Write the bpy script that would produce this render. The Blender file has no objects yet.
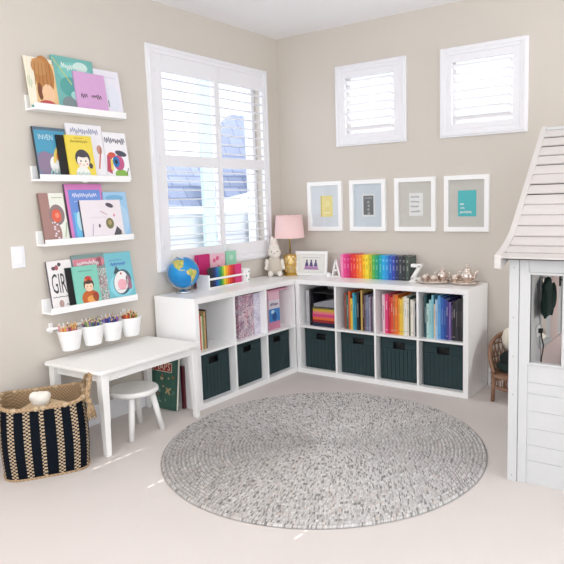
import bpy, bmesh, math, random
from mathutils import Matrix, Vector, Euler
R = math.radians
rnd = random.Random(7)
scene = bpy.context.scene
col = scene.collection

# ------------------------------------------------------------------ materials
def lin(h):
    h = h.lstrip('#')
    c = [int(h[i:i+2], 16)/255 for i in (0, 2, 4)]
    return [x/12.92 if x <= .04045 else ((x+.055)/1.055)**2.4 for x in c] + [1]
_m = {}
def base(name):
    m = bpy.data.materials.new(name); m.use_nodes = True
    nt = m.node_tree; b = nt.nodes['Principled BSDF']
    return m, nt, b
def M(hx, rough=.5, metal=0., var=.05, scale=25., bump=0., bscale=300.):
    """procedural paint: the colour with a faint noise mottling and optional bump"""
    k = (hx, rough, metal, var, scale, bump, bscale)
    if k in _m: return _m[k]
    m, nt, b = base('paint_' + hx.strip('#'))
    tc = nt.nodes.new('ShaderNodeTexCoord')
    n = nt.nodes.new('ShaderNodeTexNoise'); n.inputs['Scale'].default_value = scale; n.inputs['Detail'].default_value = 3
    nt.links.new(tc.outputs['Object'], n.inputs['Vector'])
    mx = nt.nodes.new('ShaderNodeMix'); mx.data_type = 'RGBA'
    c = lin(hx)
    mx.inputs[6].default_value = [x*(1-var) for x in c[:3]]+[1]
    mx.inputs[7].default_value = [min(1, x*(1+var)) for x in c[:3]]+[1]
    nt.links.new(n.outputs['Fac'], mx.inputs[0]); nt.links.new(mx.outputs[2], b.inputs['Base Color'])
    b.inputs['Roughness'].default_value = rough; b.inputs['Metallic'].default_value = metal
    if bump:
        n2 = nt.nodes.new('ShaderNodeTexNoise'); n2.inputs['Scale'].default_value = bscale
        nt.links.new(tc.outputs['Object'], n2.inputs['Vector'])
        bp = nt.nodes.new('ShaderNodeBump'); bp.inputs['Strength'].default_value = bump; bp.inputs['Distance'].default_value = .004
        nt.links.new(n2.outputs['Fac'], bp.inputs['Height']); nt.links.new(bp.outputs['Normal'], b.inputs['Normal'])
    _m[k] = m
    return m
def math_node(nt, op, a, b=None):
    n = nt.nodes.new('ShaderNodeMath'); n.operation = op
    for i, v in enumerate((a, b)):
        if v is None: continue
        if isinstance(v, (int, float)): n.inputs[i].default_value = v
        else: nt.links.new(v, n.inputs[i])
    return n.outputs[0]
def glass_mat():
    m = bpy.data.materials.new('clear_glass'); m.use_nodes = True; nt = m.node_tree; nt.nodes.clear()
    o = nt.nodes.new('ShaderNodeOutputMaterial'); mx = nt.nodes.new('ShaderNodeMixShader')
    t = nt.nodes.new('ShaderNodeBsdfTransparent'); t.inputs[0].default_value = (.98, .985, .99, 1)
    g = nt.nodes.new('ShaderNodeBsdfGlossy'); g.inputs['Roughness'].default_value = .02
    f = nt.nodes.new('ShaderNodeFresnel'); f.inputs['IOR'].default_value = 1.5
    ge = nt.nodes.new('ShaderNodeNewGeometry')
    nt.links.new(math_node(nt, 'MULTIPLY', f.outputs[0], math_node(nt, 'SUBTRACT', 1., ge.outputs['Backfacing'])), mx.inputs[0]); nt.links.new(t.outputs[0], mx.inputs[1]); nt.links.new(g.outputs[0], mx.inputs[2])
    nt.links.new(mx.outputs[0], o.inputs[0])
    return m
def carpet_mat():
    m, nt, b = base('cut_pile_carpet'); tc = nt.nodes.new('ShaderNodeTexCoord')
    n = nt.nodes.new('ShaderNodeTexNoise'); n.inputs['Scale'].default_value = 2.2; n.inputs['Detail'].default_value = 4
    n2 = nt.nodes.new('ShaderNodeTexNoise'); n2.inputs['Scale'].default_value = 260; n2.inputs['Detail'].default_value = 2
    for q in (n, n2): nt.links.new(tc.outputs['Object'], q.inputs['Vector'])
    mx = nt.nodes.new('ShaderNodeMix'); mx.data_type = 'RGBA'
    mx.inputs[6].default_value = lin('#d5cdc9'); mx.inputs[7].default_value = lin('#dfd8d4')
    s = math_node(nt, 'ADD', math_node(nt, 'MULTIPLY', n.outputs['Fac'], .6), math_node(nt, 'MULTIPLY', n2.outputs['Fac'], .4))
    nt.links.new(s, mx.inputs[0]); nt.links.new(mx.outputs[2], b.inputs['Base Color'])
    b.inputs['Roughness'].default_value = .95
    bp = nt.nodes.new('ShaderNodeBump'); bp.inputs['Strength'].default_value = .35; bp.inputs['Distance'].default_value = .005
    nt.links.new(n2.outputs['Fac'], bp.inputs['Height']); nt.links.new(bp.outputs['Normal'], b.inputs['Normal'])
    return m
RUG_ROW = .0215
def rug_mat():
    m, nt, b = base('braided_rug_yarn'); tc = nt.nodes.new('ShaderNodeTexCoord')
    sx = nt.nodes.new('ShaderNodeSeparateXYZ'); nt.links.new(tc.outputs['Object'], sx.inputs[0])
    x, y = sx.outputs[0], sx.outputs[1]
    r = math_node(nt, 'SQRT', math_node(nt, 'ADD', math_node(nt, 'MULTIPLY', x, x), math_node(nt, 'MULTIPLY', y, y)))
    th = math_node(nt, 'ARCTAN2', y, x)
    row = math_node(nt, 'FLOOR', math_node(nt, 'DIVIDE', r, RUG_ROW))
    fr = math_node(nt, 'FRACT', math_node(nt, 'DIVIDE', r, RUG_ROW))
    # skewed cells: each braid plait crosses the row at an angle
    skew = math_node(nt, 'ABSOLUTE', math_node(nt, 'SUBTRACT', fr, .5))
    u = math_node(nt, 'ADD', math_node(nt, 'MULTIPLY', math_node(nt, 'MULTIPLY', th, math_node(nt, 'ADD', row, .5)), 3.1), math_node(nt, 'MULTIPLY', skew, 1.2))
    half = math_node(nt, 'FLOOR', math_node(nt, 'MULTIPLY', fr, 2))
    cv = nt.nodes.new('ShaderNodeCombineXYZ')
    nt.links.new(math_node(nt, 'FLOOR', math_node(nt, 'ADD', u, math_node(nt, 'MULTIPLY', half, .5))), cv.inputs[0]); nt.links.new(row, cv.inputs[1]); nt.links.new(half, cv.inputs[2])
    wn = nt.nodes.new('ShaderNodeTexWhiteNoise'); nt.links.new(cv.outputs[0], wn.inputs['Vector'])
    cr = nt.nodes.new('ShaderNodeValToRGB'); cr.color_ramp.interpolation = 'CONSTANT'
    e = cr.color_ramp.elements
    e[0].color = lin('#86837f'); e[0].position = 0
    e[1].color = lin('#a9a6a4'); e[1].position = .12
    for p_, c_ in ((.28, '#bbb8b7'), (.5, '#c8c5c4'), (.8, '#d4d2d0'), (.94, '#c6bbb4')):
        q = e.new(p_); q.color = lin(c_)
    nt.links.new(wn.outputs['Value'], cr.inputs[0])
    n2 = nt.nodes.new('ShaderNodeTexNoise'); n2.inputs['Scale'].default_value = 240; n2.inputs['Detail'].default_value = 1
    nt.links.new(tc.outputs['Object'], n2.inputs['Vector'])
    mx = nt.nodes.new('ShaderNodeMix'); mx.data_type = 'RGBA'; mx.blend_type = 'OVERLAY'; mx.inputs[0].default_value = .65
    nt.links.new(cr.outputs[0], mx.inputs[6]); nt.links.new(n2.outputs['Fac'], mx.inputs[7])
    nt.links.new(mx.outputs[2], b.inputs['Base Color']); b.inputs['Roughness'].default_value = .95
    bp = nt.nodes.new('ShaderNodeBump'); bp.inputs['Strength'].default_value = .5; bp.inputs['Distance'].default_value = .004
    nt.links.new(math_node(nt, 'FRACT', u), bp.inputs['Height']); nt.links.new(bp.outputs['Normal'], b.inputs['Normal'])
    return m
def weave_mat(name, c0, c1, su, sz, bump=.6):
    """basket weave: rows in z against strands in x+y"""
    m, nt, b = base(name); tc = nt.nodes.new('ShaderNodeTexCoord')
    sx = nt.nodes.new('ShaderNodeSeparateXYZ'); nt.links.new(tc.outputs['Object'], sx.inputs[0])
    u = math_node(nt, 'MULTIPLY', math_node(nt, 'ADD', sx.outputs[0], sx.outputs[1]), su)
    v = math_node(nt, 'MULTIPLY', sx.outputs[2], sz)
    w = math_node(nt, 'MULTIPLY', math_node(nt, 'SINE', u), math_node(nt, 'SINE', v))
    f = math_node(nt, 'ADD', math_node(nt, 'MULTIPLY', w, .5), .5)
    mx = nt.nodes.new('ShaderNodeMix'); mx.data_type = 'RGBA'; mx.inputs[6].default_value = lin(c0); mx.inputs[7].default_value = lin(c1)
    nt.links.new(f, mx.inputs[0]); nt.links.new(mx.outputs[2], b.inputs['Base Color']); b.inputs['Roughness'].default_value = .85; b.inputs['Specular IOR Level'].default_value = .15
    bp = nt.nodes.new('ShaderNodeBump'); bp.inputs['Strength'].default_value = bump; bp.inputs['Distance'].default_value = .003
    nt.links.new(f, bp.inputs['Height']); nt.links.new(bp.outputs['Normal'], b.inputs['Normal'])
    return m
def floral_mat(name, cols, scale):
    m, nt, b = base(name); tc = nt.nodes.new('ShaderNodeTexCoord')
    v = nt.nodes.new('ShaderNodeTexVoronoi'); v.inputs['Scale'].default_value = scale
    n = nt.nodes.new('ShaderNodeTexNoise'); n.inputs['Scale'].default_value = scale*1.2
    nt.links.new(tc.outputs['Object'], n.inputs['Vector'])
    mv = nt.nodes.new('ShaderNodeMix'); mv.data_type = 'VECTOR'; mv.inputs[0].default_value = .12
    nt.links.new(tc.outputs['Object'], mv.inputs[4]); nt.links.new(n.outputs['Color'], mv.inputs[5])
    nt.links.new(mv.outputs[1], v.inputs['Vector'])
    s = nt.nodes.new('ShaderNodeSeparateColor'); nt.links.new(v.outputs['Color'], s.inputs[0])
    cr = nt.nodes.new('ShaderNodeValToRGB'); cr.color_ramp.interpolation = 'CONSTANT'; e = cr.color_ramp.elements
    e[0].color = lin(cols[0]); e[1].color = lin(cols[1]); e[1].position = 1/len(cols)
    for i, c in enumerate(cols[2:]):
        q = e.new((i+2)/len(cols)); q.color = lin(c)
    nt.links.new(s.outputs[0], cr.inputs[0]); nt.links.new(cr.outputs[0], b.inputs['Base Color']); b.inputs['Roughness'].default_value = .4
    return m
def globe_mat():
    m, nt, b = base('globe_map'); tc = nt.nodes.new('ShaderNodeTexCoord')
    n = nt.nodes.new('ShaderNodeTexNoise'); n.inputs['Scale'].default_value = 9; n.inputs['Detail'].default_value = 4
    nt.links.new(tc.outputs['Object'], n.inputs['Vector'])
    cr = nt.nodes.new('ShaderNodeValToRGB'); e = cr.color_ramp.elements
    e[0].color = lin('#0f7fc4'); e[0].position = .4; e[1].color = lin('#1690d2'); e[1].position = .6
    nt.links.new(n.outputs['Fac'], cr.inputs[0]); nt.links.new(cr.outputs[0], b.inputs['Base Color']); b.inputs['Roughness'].default_value = .3
    return m
def tile_mat():
    m, nt, b = base('blue_grey_roof_tiles'); tc = nt.nodes.new('ShaderNodeTexCoord')
    br = nt.nodes.new('ShaderNodeTexBrick'); br.inputs['Scale'].default_value = 1.; br.inputs['Brick Width'].default_value = .35; br.inputs['Row Height'].default_value = .16
    br.inputs['Mortar Size'].default_value = .012
    br.inputs['Color1'].default_value = lin('#8d97b4'); br.inputs['Color2'].default_value = lin('#9ba5c2'); br.inputs['Mortar'].default_value = lin('#7480a0')
    sx = nt.nodes.new('ShaderNodeSeparateXYZ'); cb = nt.nodes.new('ShaderNodeCombineXYZ')
    nt.links.new(tc.outputs['Object'], sx.inputs[0]); nt.links.new(sx.outputs[1], cb.inputs[0]); nt.links.new(sx.outputs[2], cb.inputs[1])
    nt.links.new(cb.outputs[0], br.inputs['Vector']); nt.links.new(br.outputs['Color'], b.inputs['Base Color']); b.inputs['Roughness'].default_value = .8
    return m

WALL = M('#d2cbc2', .9, var=.012, scale=3, bump=.06, bscale=220)
CEIL = M('#f3f3f5', .95, var=.01, scale=3, bump=.08, bscale=150)
TRIM = M('#efeff3', .4, var=.01)
WHITE = M('#f9f9f9', .32, var=.01, scale=6)
WHITEM = M('#f6f5f3', .55, var=.015)
HOUSE = M('#cbcccd', .55, var=.02, scale=8, bump=.12, bscale=60)
SHINGLE = M('#d1ccc9', .6, var=.03, scale=14, bump=.15, bscale=80)
GAP = M('#4d4a4a', .9)
GLASS = glass_mat()
CARPET = carpet_mat()
NAVY = weave_mat('navy_rush', '#03060b', '#0c1522', 420, 420)
CREAMW = weave_mat('cream_rush', '#ab9478', '#d2bd9f', 420, 420)
RUSH = weave_mat('plaited_seagrass', '#94795a', '#c4a988', 300, 300)
BIN = weave_mat('charcoal_weave', '#213032', '#44565a', 330, 500)
RATTAN = M('#8f6c56', .55, var=.15, scale=60)
GOLD = M('#c9a24e', .3, metal=1, var=.08, scale=60)
SILVER = M('#e6d8ce', .2, metal=.95, var=.1, scale=120)
CHROME = M('#c9ccd0', .2, metal=1)
PAPER = M('#f1ece0', .8, var=.05, scale=400)
BLACK = M('#15161a', .5)
PLUSH = M('#e6ded2', 1., var=.06, scale=90, bump=.7, bscale=160)

# ------------------------------------------------------------------ mesh builder
_tx = {}
def text_mesh(s):
    if s not in _tx:
        c = bpy.data.curves.new('t', 'FONT'); c.body = s; c.align_x = 'CENTER'; c.align_y = 'CENTER'; c.resolution_u = 2
        o = bpy.data.objects.new('t', c); col.objects.link(o); bpy.context.view_layer.update()
        me = bpy.data.meshes.new_from_object(o)
        _tx[s] = ([v.co.copy() for v in me.vertices], [tuple(p.vertices) for p in me.polygons])
        bpy.data.objects.remove(o); bpy.data.curves.remove(c); bpy.data.meshes.remove(me)
    return _tx[s]
class MB:
    def __init__(s): s.bm = bmesh.new(); s.mats = []; s.X = Matrix.Identity(4); s.T = .0
    def mi(s, m):
        if m not in s.mats: s.mats.append(m)
        return s.mats.index(m)
    def verts(s, ps): return [s.bm.verts.new(s.X @ Vector(p)) for p in ps]
    def face(s, vs, m, smooth=False):
        try: f = s.bm.faces.new(vs)
        except ValueError: return
        f.material_index = s.mi(m); f.smooth = smooth
    def hexa(s, p, m):
        v = s.verts(p)
        for q in ((3, 2, 1, 0), (4, 5, 6, 7), (0, 1, 5, 4), (1, 2, 6, 5), (2, 3, 7, 6), (3, 0, 4, 7)): s.face([v[i] for i in q], m)
        return s
    def box(s, x0, x1, y0, y1, z0, z1, m):
        return s.hexa([(x0, y0, z0), (x1, y0, z0), (x1, y1, z0), (x0, y1, z0), (x0, y0, z1), (x1, y0, z1), (x1, y1, z1), (x0, y1, z1)], m)
    def prism(s, pts, h, m, ax='z', smooth=False):
        """polygon pts (a, b) extruded from h[0] to h[1] along ax; (a,b) = the other two axes in order"""
        def P(a, b, c): return {'z': (a, b, c), 'x': (c, a, b), 'y': (a, c, b)}[ax]
        A = s.verts([P(a, b, h[0]) for a, b in pts]); B = s.verts([P(a, b, h[1]) for a, b in pts]); n = len(pts)
        s.face(A[::-1], m); s.face(B, m)
        for i in range(n): s.face([A[i], A[(i+1) % n], B[(i+1) % n], B[i]], m, smooth)
        return s
    def lathe(s, prof, c, m, seg=32, sx=1, sy=1, smooth=True, caps=True):
        rings = []
        for r, z in prof:
            rings.append(s.verts([(c[0]+max(r, 1e-5)*sx*math.cos(2*math.pi*i/seg), c[1]+max(r, 1e-5)*sy*math.sin(2*math.pi*i/seg), c[2]+z) for i in range(seg)]))
        for a, b in zip(rings, rings[1:]):
            for i in range(seg): s.face([a[i], a[(i+1) % seg], b[(i+1) % seg], b[i]], m, smooth)
        if caps:
            s.face(rings[0][::-1], m); s.face(rings[-1], m)
        return s
    def sphere(s, c, r, m, seg=24, n=14, f=None):
        if isinstance(r, (int, float)): r = (r, r, r)
        rings = []
        for j in range(1, n):
            a = math.pi*j/n
            rings.append(s.verts([(c[0]+r[0]*math.sin(a)*math.cos(2*math.pi*i/seg), c[1]+r[1]*math.sin(a)*math.sin(2*math.pi*i/seg), c[2]-r[2]*math.cos(a)) for i in range(seg)]))
        b, t = s.verts([(c[0], c[1], c[2]-r[2]), (c[0], c[1], c[2]+r[2])])
        for i in range(seg):
            s.face([b, rings[0][(i+1) % seg], rings[0][i]], m, True); s.face([t, rings[-1][i], rings[-1][(i+1) % seg]], m, True)
        for a, q in zip(rings, rings[1:]):
            for i in range(seg): s.face([a[i], a[(i+1) % seg], q[(i+1) % seg], q[i]], m, True)
        return s
    def tube(s, pts, r, m, seg=10, closed=False, flat=1.):
        pts = [Vector(p) for p in pts]; n = len(pts); rad = r if isinstance(r, (list, tuple)) else [r]*n
        rings = []; up = None
        for i, p in enumerate(pts):
            if closed: t = pts[(i+1) % n]-pts[i-1]
            else: t = pts[min(i+1, n-1)]-pts[max(i-1, 0)]
            t.normalize()
            if up is None: up = Vector((0, 0, 1)) if abs(t.z) < .9 else Vector((1, 0, 0))
            a = t.cross(up)
            if a.length < 1e-4: a = t.cross(Vector((0, 1, 0)))
            a.normalize(); b = a.cross(t); up = b
            rings.append(s.verts([p+(a*math.cos(2*math.pi*k/seg)+b*flat*math.sin(2*math.pi*k/seg))*rad[i] for k in range(seg)]))
        pairs = list(zip(rings, rings[1:]))+([(rings[-1], rings[0])] if closed else [])
        for A, B in pairs:
            for k in range(seg): s.face([A[k], A[(k+1) % seg], B[(k+1) % seg], B[k]], m, True)
        if not closed: s.face(rings[0][::-1], m); s.face(rings[-1], m)
        return s
    def cyl(s, p0, p1, r, m, seg=16): return s.tube([p0, p1], r, m, seg)
    # flat artwork on a cover: u right (local +y), v up (local +z), out = local +x at s.T
    def pol(s, pts, m, k=1):
        s.face(s.verts([(s.T+.0004*k, u, v) for u, v in pts]), m); return s
    def rect(s, u0, v0, u1, v1, m, k=1): return s.pol([(u0, v0), (u1, v0), (u1, v1), (u0, v1)], m, k)
    def ell(s, u, v, a, b, m, k=1, rot=0, n=20, t0=0, t1=360):
        c, q = math.cos(rot), math.sin(rot); P = []
        for i in range(n):
            t = R(t0+(t1-t0)*i/(n if t1-t0 == 360 else n-1)); x, y = a*math.cos(t), b*math.sin(t); P.append((u+c*x-q*y, v+q*x+c*y))
        return s.pol(P, m, k)
    def txt(s, st, u, v, size, m, k=2, sx=1., slant=0.):
        V, F = text_mesh(st)
        vs = s.verts([(s.T+.0004*k, u+(p.x+slant*p.y)*size*sx, v+p.y*size) for p in V])
        for f in F: s.face([vs[i] for i in f], m)
        return s
    def scrib(s, u0, u1, v, h, m, k=2, seed=1, w=.003):
        q = random.Random(seed); n = max(6, int((u1-u0)/.007)); P = []
        for i in range(n+1): P.append((u0+(u1-u0)*i/n, v+(h*.5 if i % 2 else -h*.5)*q.uniform(.3, 1)))
        for a, b in zip(P, P[1:]): s.stroke(a, b, w, m, k)
        return s
    def stroke(s, a, b, w, m, k=2):
        dx, dy = b[0]-a[0], b[1]-a[1]; L = math.hypot(dx, dy) or 1; nx, ny = -dy/L*w/2, dx/L*w/2
        return s.pol([(a[0]-nx, a[1]-ny), (b[0]-nx, b[1]-ny), (b[0]+nx, b[1]+ny), (a[0]+nx, a[1]+ny)], m, k)
    def build(s, name, parent=None, loc=(0, 0, 0), rot=(0, 0, 0), bevel=0, seg=2, recalc=True):
        if recalc: bmesh.ops.recalc_face_normals(s.bm, faces=s.bm.faces)
        me = bpy.data.meshes.new(name); s.bm.to_mesh(me); s.bm.free()
        for m in s.mats: me.materials.append(m)
        o = bpy.data.objects.new(name, me); col.objects.link(o); o.location = loc; o.rotation_euler = rot
        if parent: o.parent = parent
        if bevel:
            b = o.modifiers.new('edge', 'BEVEL'); b.width = bevel; b.segments = seg; b.limit_method = 'ANGLE'; b.angle_limit = R(40); b.harden_normals = False
        return o
def tag(o, label, cat, group=None):
    o['label'] = label; o['category'] = cat
    if group: o['group'] = group
    return o
def thing(name, label, cat, loc=(0, 0, 0), rot=(0, 0, 0), group=None):
    o = bpy.data.objects.new(name, None); o.empty_display_size = .05; col.objects.link(o); o.location = loc
    o.rotation_euler = rot if isinstance(rot, tuple) else (0, 0, rot)
    return tag(o, label, cat, group)
def struct(o): o['kind'] = 'structure'; return o
def dup(root, loc, rot=None, label=None):
    r = root.copy(); col.objects.link(r); r.location = loc
    if rot is not None: r.rotation_euler = rot
    if label: r['label'] = label
    for ch in list(root.children):
        c = ch.copy(); col.objects.link(c); c.parent = r
        for g in ch.children:
            d = g.copy(); col.objects.link(d); d.parent = c
    return r
ORD = ['first', 'second', 'third', 'fourth', 'fifth', 'sixth', 'seventh', 'eighth', 'ninth', 'tenth', 'eleventh', 'twelfth', 'thirteenth', 'fourteenth',
       'fifteenth', 'sixteenth', 'seventeenth', 'eighteenth', 'nineteenth', 'twentieth', 'twenty-first', 'twenty-second', 'twenty-third', 'twenty-fourth']

# ------------------------------------------------------------------ room shell
H = 2.784
WL = dict(y0=-1.425, y1=-.215, z0=.985, z1=2.44)      # opening of the big window, left wall
WB = [(.645, 1.195), (1.557, 2.107)]; WBz = (1.875, 2.42)
struct(MB().box(-.15, 5.6, -6.4, .15, -.12, 0, CARPET).build('floor'))
struct(MB().box(-.15, 5.6, -6.4, .15, H, H+.12, CEIL).build('ceiling'))
b = MB()
b.box(-.14, 0, -6.4, WL['y0'], 0, H, WALL).box(-.14, 0, WL['y1'], .14, 0, H, WALL)
b.box(-.14, 0, WL['y0'], WL['y1'], 0, WL['z0'], WALL).box(-.14, 0, WL['y0'], WL['y1'], WL['z1'], H, WALL)
struct(b.build('wall_left'))
b = MB(); xs = [0, WB[0][0], WB[0][1], WB[1][0], WB[1][1], 5.6]
for i in (0, 2, 4): b.box(xs[i], xs[i+1], 0, .14, 0, H, WALL)
for a, c in WB: b.box(a, c, 0, .14, 0, WBz[0], WALL).box(a, c, 0, .14, WBz[1], H, WALL)
struct(b.build('wall_back'))
struct(MB().box(0, .014, -6.4, -1.54, 0, .13, TRIM).build('baseboard_left', bevel=.004))
struct(MB().box(1.89, 5.6, -.014, 0, 0, .13, TRIM).build('baseboard_back', bevel=.004))

def shutter_window(name, P, w, h, panels, rails, louver_z, tilt, gap=.003):
    """P maps (u along wall, out into the room, z) to world; w,h = (u0,u1),(z0,z1) outer casing"""
    def B(mb, u0, u1, o0, o1, z0, z1, m):
        p = [P(u0, o0), P(u1, o0), P(u1, o1), P(u0, o1)]
        return mb.hexa([(a, c, z0) for a, c in p]+[(a, c, z1) for a, c in p], m)
    u0, u1 = w; z0, z1 = h; cw = .055
    mb = MB()
    for a, c, d, e in ((u0, u0+cw, z0, z1), (u1-cw, u1, z0, z1), (u0+cw, u1-cw, z0, z0+cw), (u0+cw, u1-cw, z1-cw, z1)):
        B(mb, a, c, .0, .022, d, e, TRIM)
    for a, c, d, e in ((u0+.012, u0+.03, z0+.012, z1-.012), (u1-.03, u1-.012, z0+.012, z1-.012), (u0+.03, u1-.03, z0+.012, z0+.03), (u0+.03, u1-.03, z1-.03, z1-.012)):
        B(mb, a, c, .022, .03, d, e, TRIM)
    win = struct(mb.build(name, bevel=.004))
    g = MB(); B(g, u0+.045, u1-.045, -.105, -.099, z0+.045, z1-.045, GLASS); g.build('pane', win)
    s = MB()
    for a, c, d, e in ((u0+.045, u0+.085, z0+.04, z1-.04), (u1-.085, u1-.045, z0+.04, z1-.04), (u0+.085, u1-.085, z0+.04, z0+.08), (u0+.085, u1-.085, z1-.08, z1-.04)):
        B(s, a, c, -.12, -.09, d, e, TRIM)
    s.build('sash', win, bevel=.003)
    for pu0, pu1, a0, a1 in panels:           # panel outer u0,u1 and opening a0,a1
        f = MB(); zz = sorted(rails)
        B(f, pu0, a0, -.012, .018, z0+cw, z1-cw, TRIM); B(f, a1, pu1, -.012, .018, z0+cw, z1-cw, TRIM)
        for d, e in zz: B(f, a0, a1, -.012, .018, d, e, TRIM)
        pn = f.build('shutter_panel', win, bevel=.003)
        l = MB()
        for zl in louver_z:
            ca, sa = math.cos(tilt), math.sin(tilt); W2 = .031; T2 = .0042
            q = []
            for o_, t_ in ((-W2, 0), (-W2*.5, -T2), (W2*.5, -T2), (W2, 0), (W2*.5, T2), (-W2*.5, T2)):
                q.append((.003+o_*ca-t_*sa, zl+o_*sa+t_*ca))
            A = l.verts([(*P(a0+gap, o_), z) for o_, z in q]); C_ = l.verts([(*P(a1-gap, o_), z) for o_, z in q])
            l.face(A, TRIM); l.face(C_[::-1], TRIM)
            for i in range(6): l.face([A[i], A[(i+1) % 6], C_[(i+1) % 6], C_[i]], TRIM)
        l.build('louvers', pn)
        if gap > .005:  # unseen pins added to break the sun lines into dashes
            pb = MB()
            for zl in louver_z:
                for ua, ub in ((a0-.002, a0+gap+.002), (a1-gap-.002, a1+.002)):
                    pb.cyl((*P(ua, .003), zl), (*P(ub, .003), zl), .008, TRIM, 12)
            pb.build('sun_dash_pins', pn)
        if len(panels) == 2:
            hg = MB()
            for zh in (z0+.2, (z0+z1)/2, z1-.2):
                ue = pu0 if pu0 < (u0+u1)/2-.1 else pu1
                hg.cyl((*P(ue, .022), zh-.035), (*P(ue, .022), zh+.035), .006, TRIM, 8)
            hg.build('hinge', pn)
    return win
lz = [1.075+.0655*(i+.5) for i in range(9)]+[1.752+.0705*(i+.45) for i in range(8)]
shutter_window('window_1', lambda u, o: (o, u), (-1.475, -.175), (.925, 2.49),
               [(-1.42, -.80, -1.345, -.825), (-.798, -.23, -.765, -.245)], [(.98, 1.075), (1.67, 1.75), (2.32, 2.435)], lz, R(0))
lb = [1.935+.061*(i+.5) for i in range(7)]
for k, (a, c) in enumerate(((.6, 1.237), (1.512, 2.153))):
    shutter_window('window_%d' % (k+2), lambda u, o: (u, -o), (a, c), (1.832, 2.47),
                   [(a+.055, c-.055, a+.09, c-.105)], [(1.887, 1.93), (2.365, 2.415)], lb, R(24), .012)
# wall switch
t = thing('light_switch', 'white rocker light switch plate on the left wall below the ledges', 'light switch', (0, -2.49, 1.126))
MB().box(0, .006, -.04, .04, -.062, .062, TRIM).build('plate', t, bevel=.002)
MB().box(.006, .011, -.018, .018, -.035, .035, WHITE).build('rocker', t, bevel=.002)

# ------------------------------------------------------------------ cube bookcases
def bookcase(label, loc, rot, cells, cw, dep=.39):
    """local: front faces +x at x=0, runs along +y from 0, back at -dep"""
    t = thing('bookcase', label, 'bookcase', loc, rot); o, s = .038, .016
    L = 2*o+cells*cw+(cells-1)*s
    MB().box(-dep, 0, 0, L, .77-o, .77, WHITE).build('top', t, bevel=.002)
    MB().box(-dep, 0, 0, L, 0, o, WHITE).build('base', t, bevel=.002)
    for y in (0, L-o): MB().box(-dep, 0, y, y+o, o, .77-o, WHITE).build('side_panel', t, bevel=.002)
    MB().box(-dep+.004, -.001, o, L-o, .377, .393, WHITE).build('middle_shelf', t, bevel=.001)
    for i in range(1, cells):
        y = o+i*cw+(i-1)*s
        for a, c in ((o, .377), (.393, .77-o)): MB().box(-dep+.004, -.001, y, y+s, a, c, WHITE).build('divider', t, bevel=.001)
    MB().box(-dep, -dep+.004, o, L-o, o, .77-o, WHITE).build('back_panel', t)
    return t
LX, LY = .412, -1.533          # left unit: front plane, near end
RX, RY = .417, -.402           # right unit: left end, front plane
bookcase('white cube bookcase under the large shuttered window', (LX, LY, 0), 0, 4, .349)
# its mirror along the back wall: local +x -> -y, local +y -> +x
bookcase('white cube bookcase along the back wall under the four frames', (RX, RY, 0), R(-90), 4, .335)
def cellL(i): return LY+.038+i*.365        # start y of left cell i
def cellR(i): return RX+.038+i*.351
# storage bins
def bin_(label, loc, rot, w, h=.322, d=.30):
    t = thing('storage_bin', label, 'storage bin', loc, rot, 'dark woven bins in the bookcases')
    b = MB(); th = .01; hz = (h-.075, h-.03); hw = .045
    b.box(-d, 0, -w/2, w/2, 0, th, BIN).box(-d, -d+th, -w/2, w/2, th, h, BIN)
    b.box(-d+th, 0, -w/2, -w/2+th, th, h, BIN).box(-d+th, 0, w/2-th, w/2, th, h, BIN)
    b.box(-th, 0, -w/2+th, w/2-th, th, hz[0], BIN).box(-th, 0, -w/2+th, w/2-th, hz[1], h, BIN)
    b.box(-th, 0, -w/2+th, -hw, hz[0], hz[1], BIN).box(-th, 0, hw, w/2-th, hz[0], hz[1], BIN)
    b.build('body', t, bevel=.003)
    r = MB()
    for k in range(9):
        y = -w/2+.02+k*(w-.04)/8
        r.box(0, .003, y-.0035, y+.0035, .012, hz[0]-.012, BIN)
    r.build('ribs', t)
    q = MB(); q.tube([(.002, -w/2+.004, h), (.002, w/2-.004, h)], .006, BIN, 8)
    q.tube([(-.004, -w/2, h), (-d+.004, -w/2, h)], .006, BIN, 8); q.tube([(-.004, w/2, h), (-d+.004, w/2, h)], .006, BIN, 8)
    q.tube([(-d, -w/2+.004, h), (-d, w/2-.004, h)], .006, BIN, 8)
    q.build('rim', t)
    g = MB()
    pts = [(-hw, hz[0]), (hw, hz[0]), (hw, hz[1]), (-hw, hz[1])]
    g.tube([(.001, a, z) for a, z in pts], .004, BLACK, 6, closed=True); g.build('handle', t)
    li = MB().box(-d+.02, -.03, -w/2+.012, w/2-.012, th, h-.015, BLACK); li.build('lining', t)
    return t
for i, s in enumerate(('nearest the craft table', 'in the middle of the window bookcase', 'closest to the corner in the window bookcase')):
    bin_('dark charcoal woven bin on the bottom row, '+s, (LX-.055, cellL(i)+.1745, .038), 0, .325)
for i, s in enumerate(('leftmost', 'second from the left', 'third from the left', 'rightmost')):
    bin_('dark charcoal woven bin, '+s+' in the back wall bookcase', (cellR(i)+.1675, RY+.05, .038), R(-90), .312)

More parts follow.
